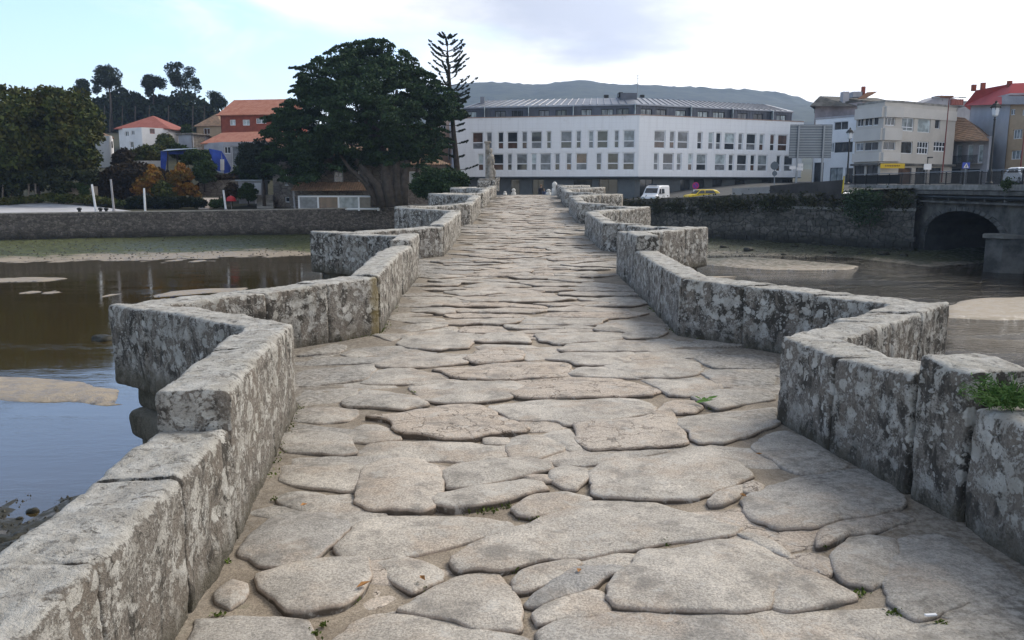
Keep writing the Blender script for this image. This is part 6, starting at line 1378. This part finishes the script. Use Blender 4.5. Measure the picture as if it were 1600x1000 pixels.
# people, seen from the waist up beyond the crest
def person(c,h,label,top,legs,hair,lean=(0,0),seed=0,facing=0.):
    root=thing('person',c,label,'person'); s=h/1.7; me=bpy.data.meshes.new('body'); lx,ly=lean
    J=dict(pel=(0,0,.92),belly=(lx*.3,ly*.3,1.1),chest=(lx*.7,ly*.7,1.32),neck=(lx,ly,1.47),head0=(lx*1.1,ly*1.1,1.55),head=(lx*1.2,ly*1.2,1.63),shL=(-.18+lx*.9,ly*.9,1.40),elL=(-.25+lx,ly-.05,1.13),haL=(-.2+lx,ly-.18,.92),shR=(.18+lx*.9,ly*.9,1.40),elR=(.25+lx,ly-.05,1.13),haR=(.2+lx,ly-.18,.92),
      hiL=(-.1,0,.86),knL=(-.12,-.06,.48),anL=(-.11,.10,.08),toL=(-.12,-.04,.04),hiR=(.1,0,.86),knR=(.12,.02,.48),anR=(.12,-.10,.08),toR=(.13,-.24,.04))
    R=dict(pel=.15,belly=.14,chest=.17,neck=.06,head0=.085,head=.105,shL=.075,elL=.05,haL=.045,shR=.075,elR=.05,haR=.045,hiL=.10,knL=.065,anL=.045,toL=.045,hiR=.10,knR=.065,anR=.045,toR=.045)
    ed=[('pel','belly'),('belly','chest'),('chest','neck'),('neck','head0'),('head0','head'),('chest','shL'),('shL','elL'),('elL','haL'),('chest','shR'),('shR','elR'),('elR','haR'),('pel','hiL'),('hiL','knL'),('knL','anL'),('anL','toL'),('pel','hiR'),('hiR','knR'),('knR','anR'),('anR','toR')]
    K=list(J); co,si=math.cos(facing),math.sin(facing); me.from_pydata([((x*co-y*si)*s,(x*si+y*co)*s,z*s) for x,y,z in (J[k] for k in K)],[(K.index(a),K.index(b_)) for a,b_ in ed],[]); o=link('body',me,root)
    lay=me.skin_vertices if len(me.skin_vertices) else None
    md=o.modifiers.new('skin','SKIN'); 
    for i,k in enumerate(K): me.skin_vertices[0].data[i].radius=(R[k]*s,R[k]*s*.85); me.skin_vertices[0].data[i].use_root=(k=='pel')
    o.modifiers.new('sub','SUBSURF').levels=1; o.modifiers['sub'].render_levels=2
    def fn(g,b_):
        z=g.math('DIVIDE',g.sep(g.n('ShaderNodeTexCoord').outputs['Object'])[2],s)
        col=g.mix(g.math('GREATER_THAN',z,.9),legs,top); col=g.mix(g.math('GREATER_THAN',z,1.47),col,(.42,.27,.20)); g.set(b_.inputs['Base Color'],col)
    me.materials.append(material('clothes_%d'%seed,fn,.8))
    hx,hy,hz=[v*s for v in J['head']]; X,Yy=hx*co-hy*si,hx*si+hy*co; V,Fc=ellipsoid((c[0]+X,c[1]+Yy+.02,c[2]+hz+.035*s),(.115*s,.125*s,.12*s),12,8); MB().add(V,Fc).build('hair',plain('hair_%d'%seed,hair,.8,.2),root,True)
    return root
YP=74; zP=at(844,289.5,YP).z-1.62
pc=at(844,300,YP); p1=person((pc.x,YP,zP),1.62,'person in dark jacket walking down the far end of the bridge','.','.',(.10,.06,.04),seed=1) if False else None
p1=person((at(844,300,YP).x,YP,zP),1.62,'person in a dark jacket with brown hair on the far slope of the bridge',(.018,.020,.028),(.03,.035,.05),(.14,.085,.05),(.05,-.05),1,.4)
p2=person((at(850,300,YP).x,YP+.4,zP-.02),1.28,'shorter person in blue clothes beside the one in the dark jacket',(.05,.07,.14),(.02,.03,.07),(.20,.14,.10),(.0,0),2,-.3)

# ================================================================ small things on the near bridge
rng=np.random.RandomState(5)
# fern-like plant on the right parapet
pl=thing('wall_plant',at(1570,625,3.6),'feathery green plant growing on top of the right parapet','plant'); base=at(1582,634,3.75); P_=[];st=MB()
for k in range(64):
    a=rng.uniform(0,6.28); el_=rng.uniform(.1,1.0); L_b=rng.uniform(.10,.26); tip=base+Vector((math.cos(a)*L_b*math.cos(el_)*1.15,math.sin(a)*L_b*math.cos(el_)*.7,L_b*math.sin(el_)*.8))
    st.tube([base,(base+tip)/2+Vector((0,0,.01)),tip],[.0025,.002,.001],4)
    for q in range(26):
        t=rng.uniform(.2,1); P_.append(base+(tip-base)*t+Vector(rng.normal(size=3)*.011))
st.build('stem',L_GREEN,pl); V,Fc=leaves(np.array([tuple(p) for p in P_]),.017,rng,0,.2); mk('leaf',V,Fc,leafmat('parapet_plant_leaves',((.03,.075,.02),(.10,.17,.05),(.06,.11,.03))),pl)
# leafy sprig in the paving
sp=thing('fallen_leaf_sprig',ondeck(1097,638)+Vector((0,0,.03)),'small green leafy sprig lying in a joint near the right parapet','leaves')
for q,(x,y,a,s) in enumerate([(1097,636,.3,.055),(1090,633,2.2,.035),(1104,640,-.5,.05),(1112,637,.1,.045),(1099,641,1.2,.03)]):
    c=ondeck(x,y); z=zd(c.y)+.05+.01*q; d=Vector((math.cos(a),math.sin(a)*.6,.25)); e=Vector((-math.sin(a),math.cos(a),.15)); c=Vector((c.x,c.y,z)); V=[c-d*s,c-d*s*.3+e*s*.45,c+d*s*.5+e*s*.35,c+d*s,c+d*s*.5-e*s*.35,c-d*s*.3-e*s*.45,c+Vector((0,0,-.006))]
    MB().add(V,[(i,(i+1)%6,6) for i in range(6)]).build('leaf',L_GREEN,sp)
# dead leaves
M_DEAD=plain('dead_leaf',(.34,.17,.06),.8,.3,30)
dl=[(568,915,'orange brown dead leaf in the left foreground joint'),(1161,775,'tiny dry leaf beside the small wedge stone'),(1186,710,'small yellow dry leaf near the right parapet foot'),(475,790,'dry leaf fragment on the left paving'),(660,905,'curled brown leaf below the pale triangular stone'),(905,893,'small dry leaf in the middle foreground joint')]
for q,(x,y,l) in enumerate(dl):
    c=ondeck(x,y,.03); z=zd(c.y)+.035; a=rng.uniform(0,6); s=.022 if q else .035; d=Vector((math.cos(a),math.sin(a),.1)); e=Vector((-math.sin(a),math.cos(a),.3)); c=Vector((c.x,c.y,z)); V=[c-d*s,c+e*s*.5,c+d*s,c-e*s*.5+Vector((0,0,s*.5)),c+Vector((0,0,-.004))]
    tag(MB().add(V,[(0,1,4),(1,2,4),(2,3,4),(3,0,4)]).build('fallen_leaf',M_DEAD),l,'leaf','dead leaves on the paving')
c=ondeck(1454,965,.02); tag(MB().box((c.x,c.y,zd(c.y)+.03),(.045,.012,.006),.1).build('paper_scrap',M_FRAMEW),'tiny white scrap of paper in the lower right joint','litter')
# moss and grit in the joints
gr_=MB(); mo_p=[]
for k in range(3600):
    y=1.8+8*rng.uniform()**1.5; x=rng.uniform(xl(y)+.03,xr(y)-.03)
    if rng.uniform()<.55: x=xl(y)+.03+rng.exponential(.16) if rng.uniform()<.55 else xr(y)-.03-rng.exponential(.12)
    r=rng.uniform(.002,.008); z=zd(y)-.016; a=rng.uniform(0,3); V=[(x+r*math.cos(a+i*1.57)*rng.uniform(.6,1.2),y+r*math.sin(a+i*1.57),z-.003) for i in range(4)]+[(x,y,z+r*.8)]; gr_.add(V,[(i,(i+1)%4,4) for i in range(4)])
tag(gr_.build('grit',plain('grit_stone',(.34,.30,.26),.9,.5,40)),'loose grit lying in the joints of the paving','grit',kind='stuff')
for (x,y,w_) in [(650,918,16),(655,914,10),(740,795,22),(765,797,18),(790,790,14),(836,812,14),(1012,775,10),(493,990,12),(505,975,8),(355,877,8),(430,780,6),(820,880,10),(870,868,16),(1040,848,14),(1290,855,6),(1110,638,10),(645,612,8),(805,890,8),(340,960,10),(550,938,12),(1345,925,14),(1400,958,20),(1470,975,16),(560,560,5),(820,555,6),(1330,782,8),(520,522,6),(880,515,8)]:
    for k in range(int(w_*2.2)):
        c=ondeck(x+rng.normal()*w_*.5,y+rng.normal()*w_*.14); mo_p.append((c.x,c.y,zd(c.y)-.012+rng.uniform(0,.022)))
for k in range(1500):
    y=2+9*rng.uniform(); left=rng.uniform()<.6; x=xl(y)+.012+rng.exponential(.02) if left else xr(y)-.012-rng.exponential(.02)
    if vnoise(np.array([x,y,0.]),2.2,4)>.15: mo_p.append((x,y,zd(y)-.01+rng.uniform(0,.03)))
V,Fc=leaves(np.array(mo_p),.009,rng); tag(mk('moss',V,Fc,leafmat('joint_moss',((.05,.08,.015),(.12,.16,.03),(.08,.09,.03)))),'green moss growing in the paving joints','moss',kind='stuff')

# ---------------------------------------------------------------- air
hz_=MB().box((0,900,72),(4900,2700,160)); hz_.v=[(x,y,(-6.6 if z<0 else 262)) for x,y,z in hz_.v]; hob=hz_.build('haze',None) if False else None
me=bpy.data.meshes.new('haze'); me.from_pydata(hz_.v,[],hz_.f); hob=bpy.data.objects.new('haze',me); C.objects.link(hob); hob['kind']='stuff'
hm=bpy.data.materials.new('haze'); hm.use_nodes=True; t=hm.node_tree; t.nodes.clear(); pv=t.nodes.new('ShaderNodeVolumePrincipled'); pv.inputs['Density'].default_value=.00022; pv.inputs['Color'].default_value=(.50,.68,1,1); pv.inputs['Anisotropy'].default_value=.2
ou=t.nodes.new('ShaderNodeOutputMaterial'); t.links.new(pv.outputs[0],ou.inputs['Volume']); me.materials.append(hm)
# garden shed and steps between the olive tree and the stone house
sh=thing('garden_shed',at(392,300,104),'low pale garden shed below the rounded grey green tree','shed')
a,b_=at(372,283,104),at(411,318,104); MB().box(((a.x+b_.x)/2,105.2,(a.z+b_.z)/2),(b_.x-a.x,2.4,a.z-b_.z)).build('wall',M_GREYW,sh); MB().box(((a.x+b_.x)/2,105.1,a.z+.09),(b_.x-a.x+.5,2.9,.16)).build('roof',M_GRAYM,sh)
a,b_=at(397,286,103.9),at(409,318,103.9); MB().box(((a.x+b_.x)/2,103.96,(a.z+b_.z)/2),(b_.x-a.x,.08,a.z-b_.z)).build('door',M_HOUSEW,sh)
stp=thing('stone_steps',at(415,322,101),'worn grey stone steps beside the left corner of the stone house','steps')
for k in range(9): p=at(415,322,100.5+k*.38); MB().box((p.x,100.5+k*.38,-1.0+k*.19-.4),(2.0,.42,.8)).build('step',M_CONC,stp)
for q,(lab,poly,Y,mt) in enumerate([('dark shrubs behind the rough garden wall',[(308,300),(312,280),(330,274),(352,270),(372,272),(376,296),(350,302)],110,L_BRUSH),('dark green shrubs filling the slope behind the olive tree',[(360,280),(366,258),(400,255),(426,258),(430,285),(400,288)],112,L_HEDGE),('green shrub low between the two autumn trees',[(236,312),(240,292),(254,280),(270,290),(276,312),(256,318)],102.8,L_DEC),('dark hedge mass under the white garden wall',[(200,300),(205,268),(230,262),(262,264),(300,268),(306,300),(250,305)],109,L_BRUSH),('dark shrubs below the grey blank house',[(262,238),(268,222),(285,228),(312,236),(330,236),(326,250),(280,250)],120,L_HEDGE),('dark undergrowth behind the pale stone wall',[(130,310),(135,275),(165,262),(185,280),(190,312)],108,L_BRUSH)]):
    cx_=sum(p[0] for p in poly)/len(poly); cy_=sum(p[1] for p in poly)/len(poly); tree('garden_shrub',lab,poly,Y,[[(cx_,322),(cx_,cy_),.1]],mt,rc=.6,size=.19,nclump=80,per=120,depth=1.6,cat='shrub',group='garden shrubs on the left bank',seed=160+q)
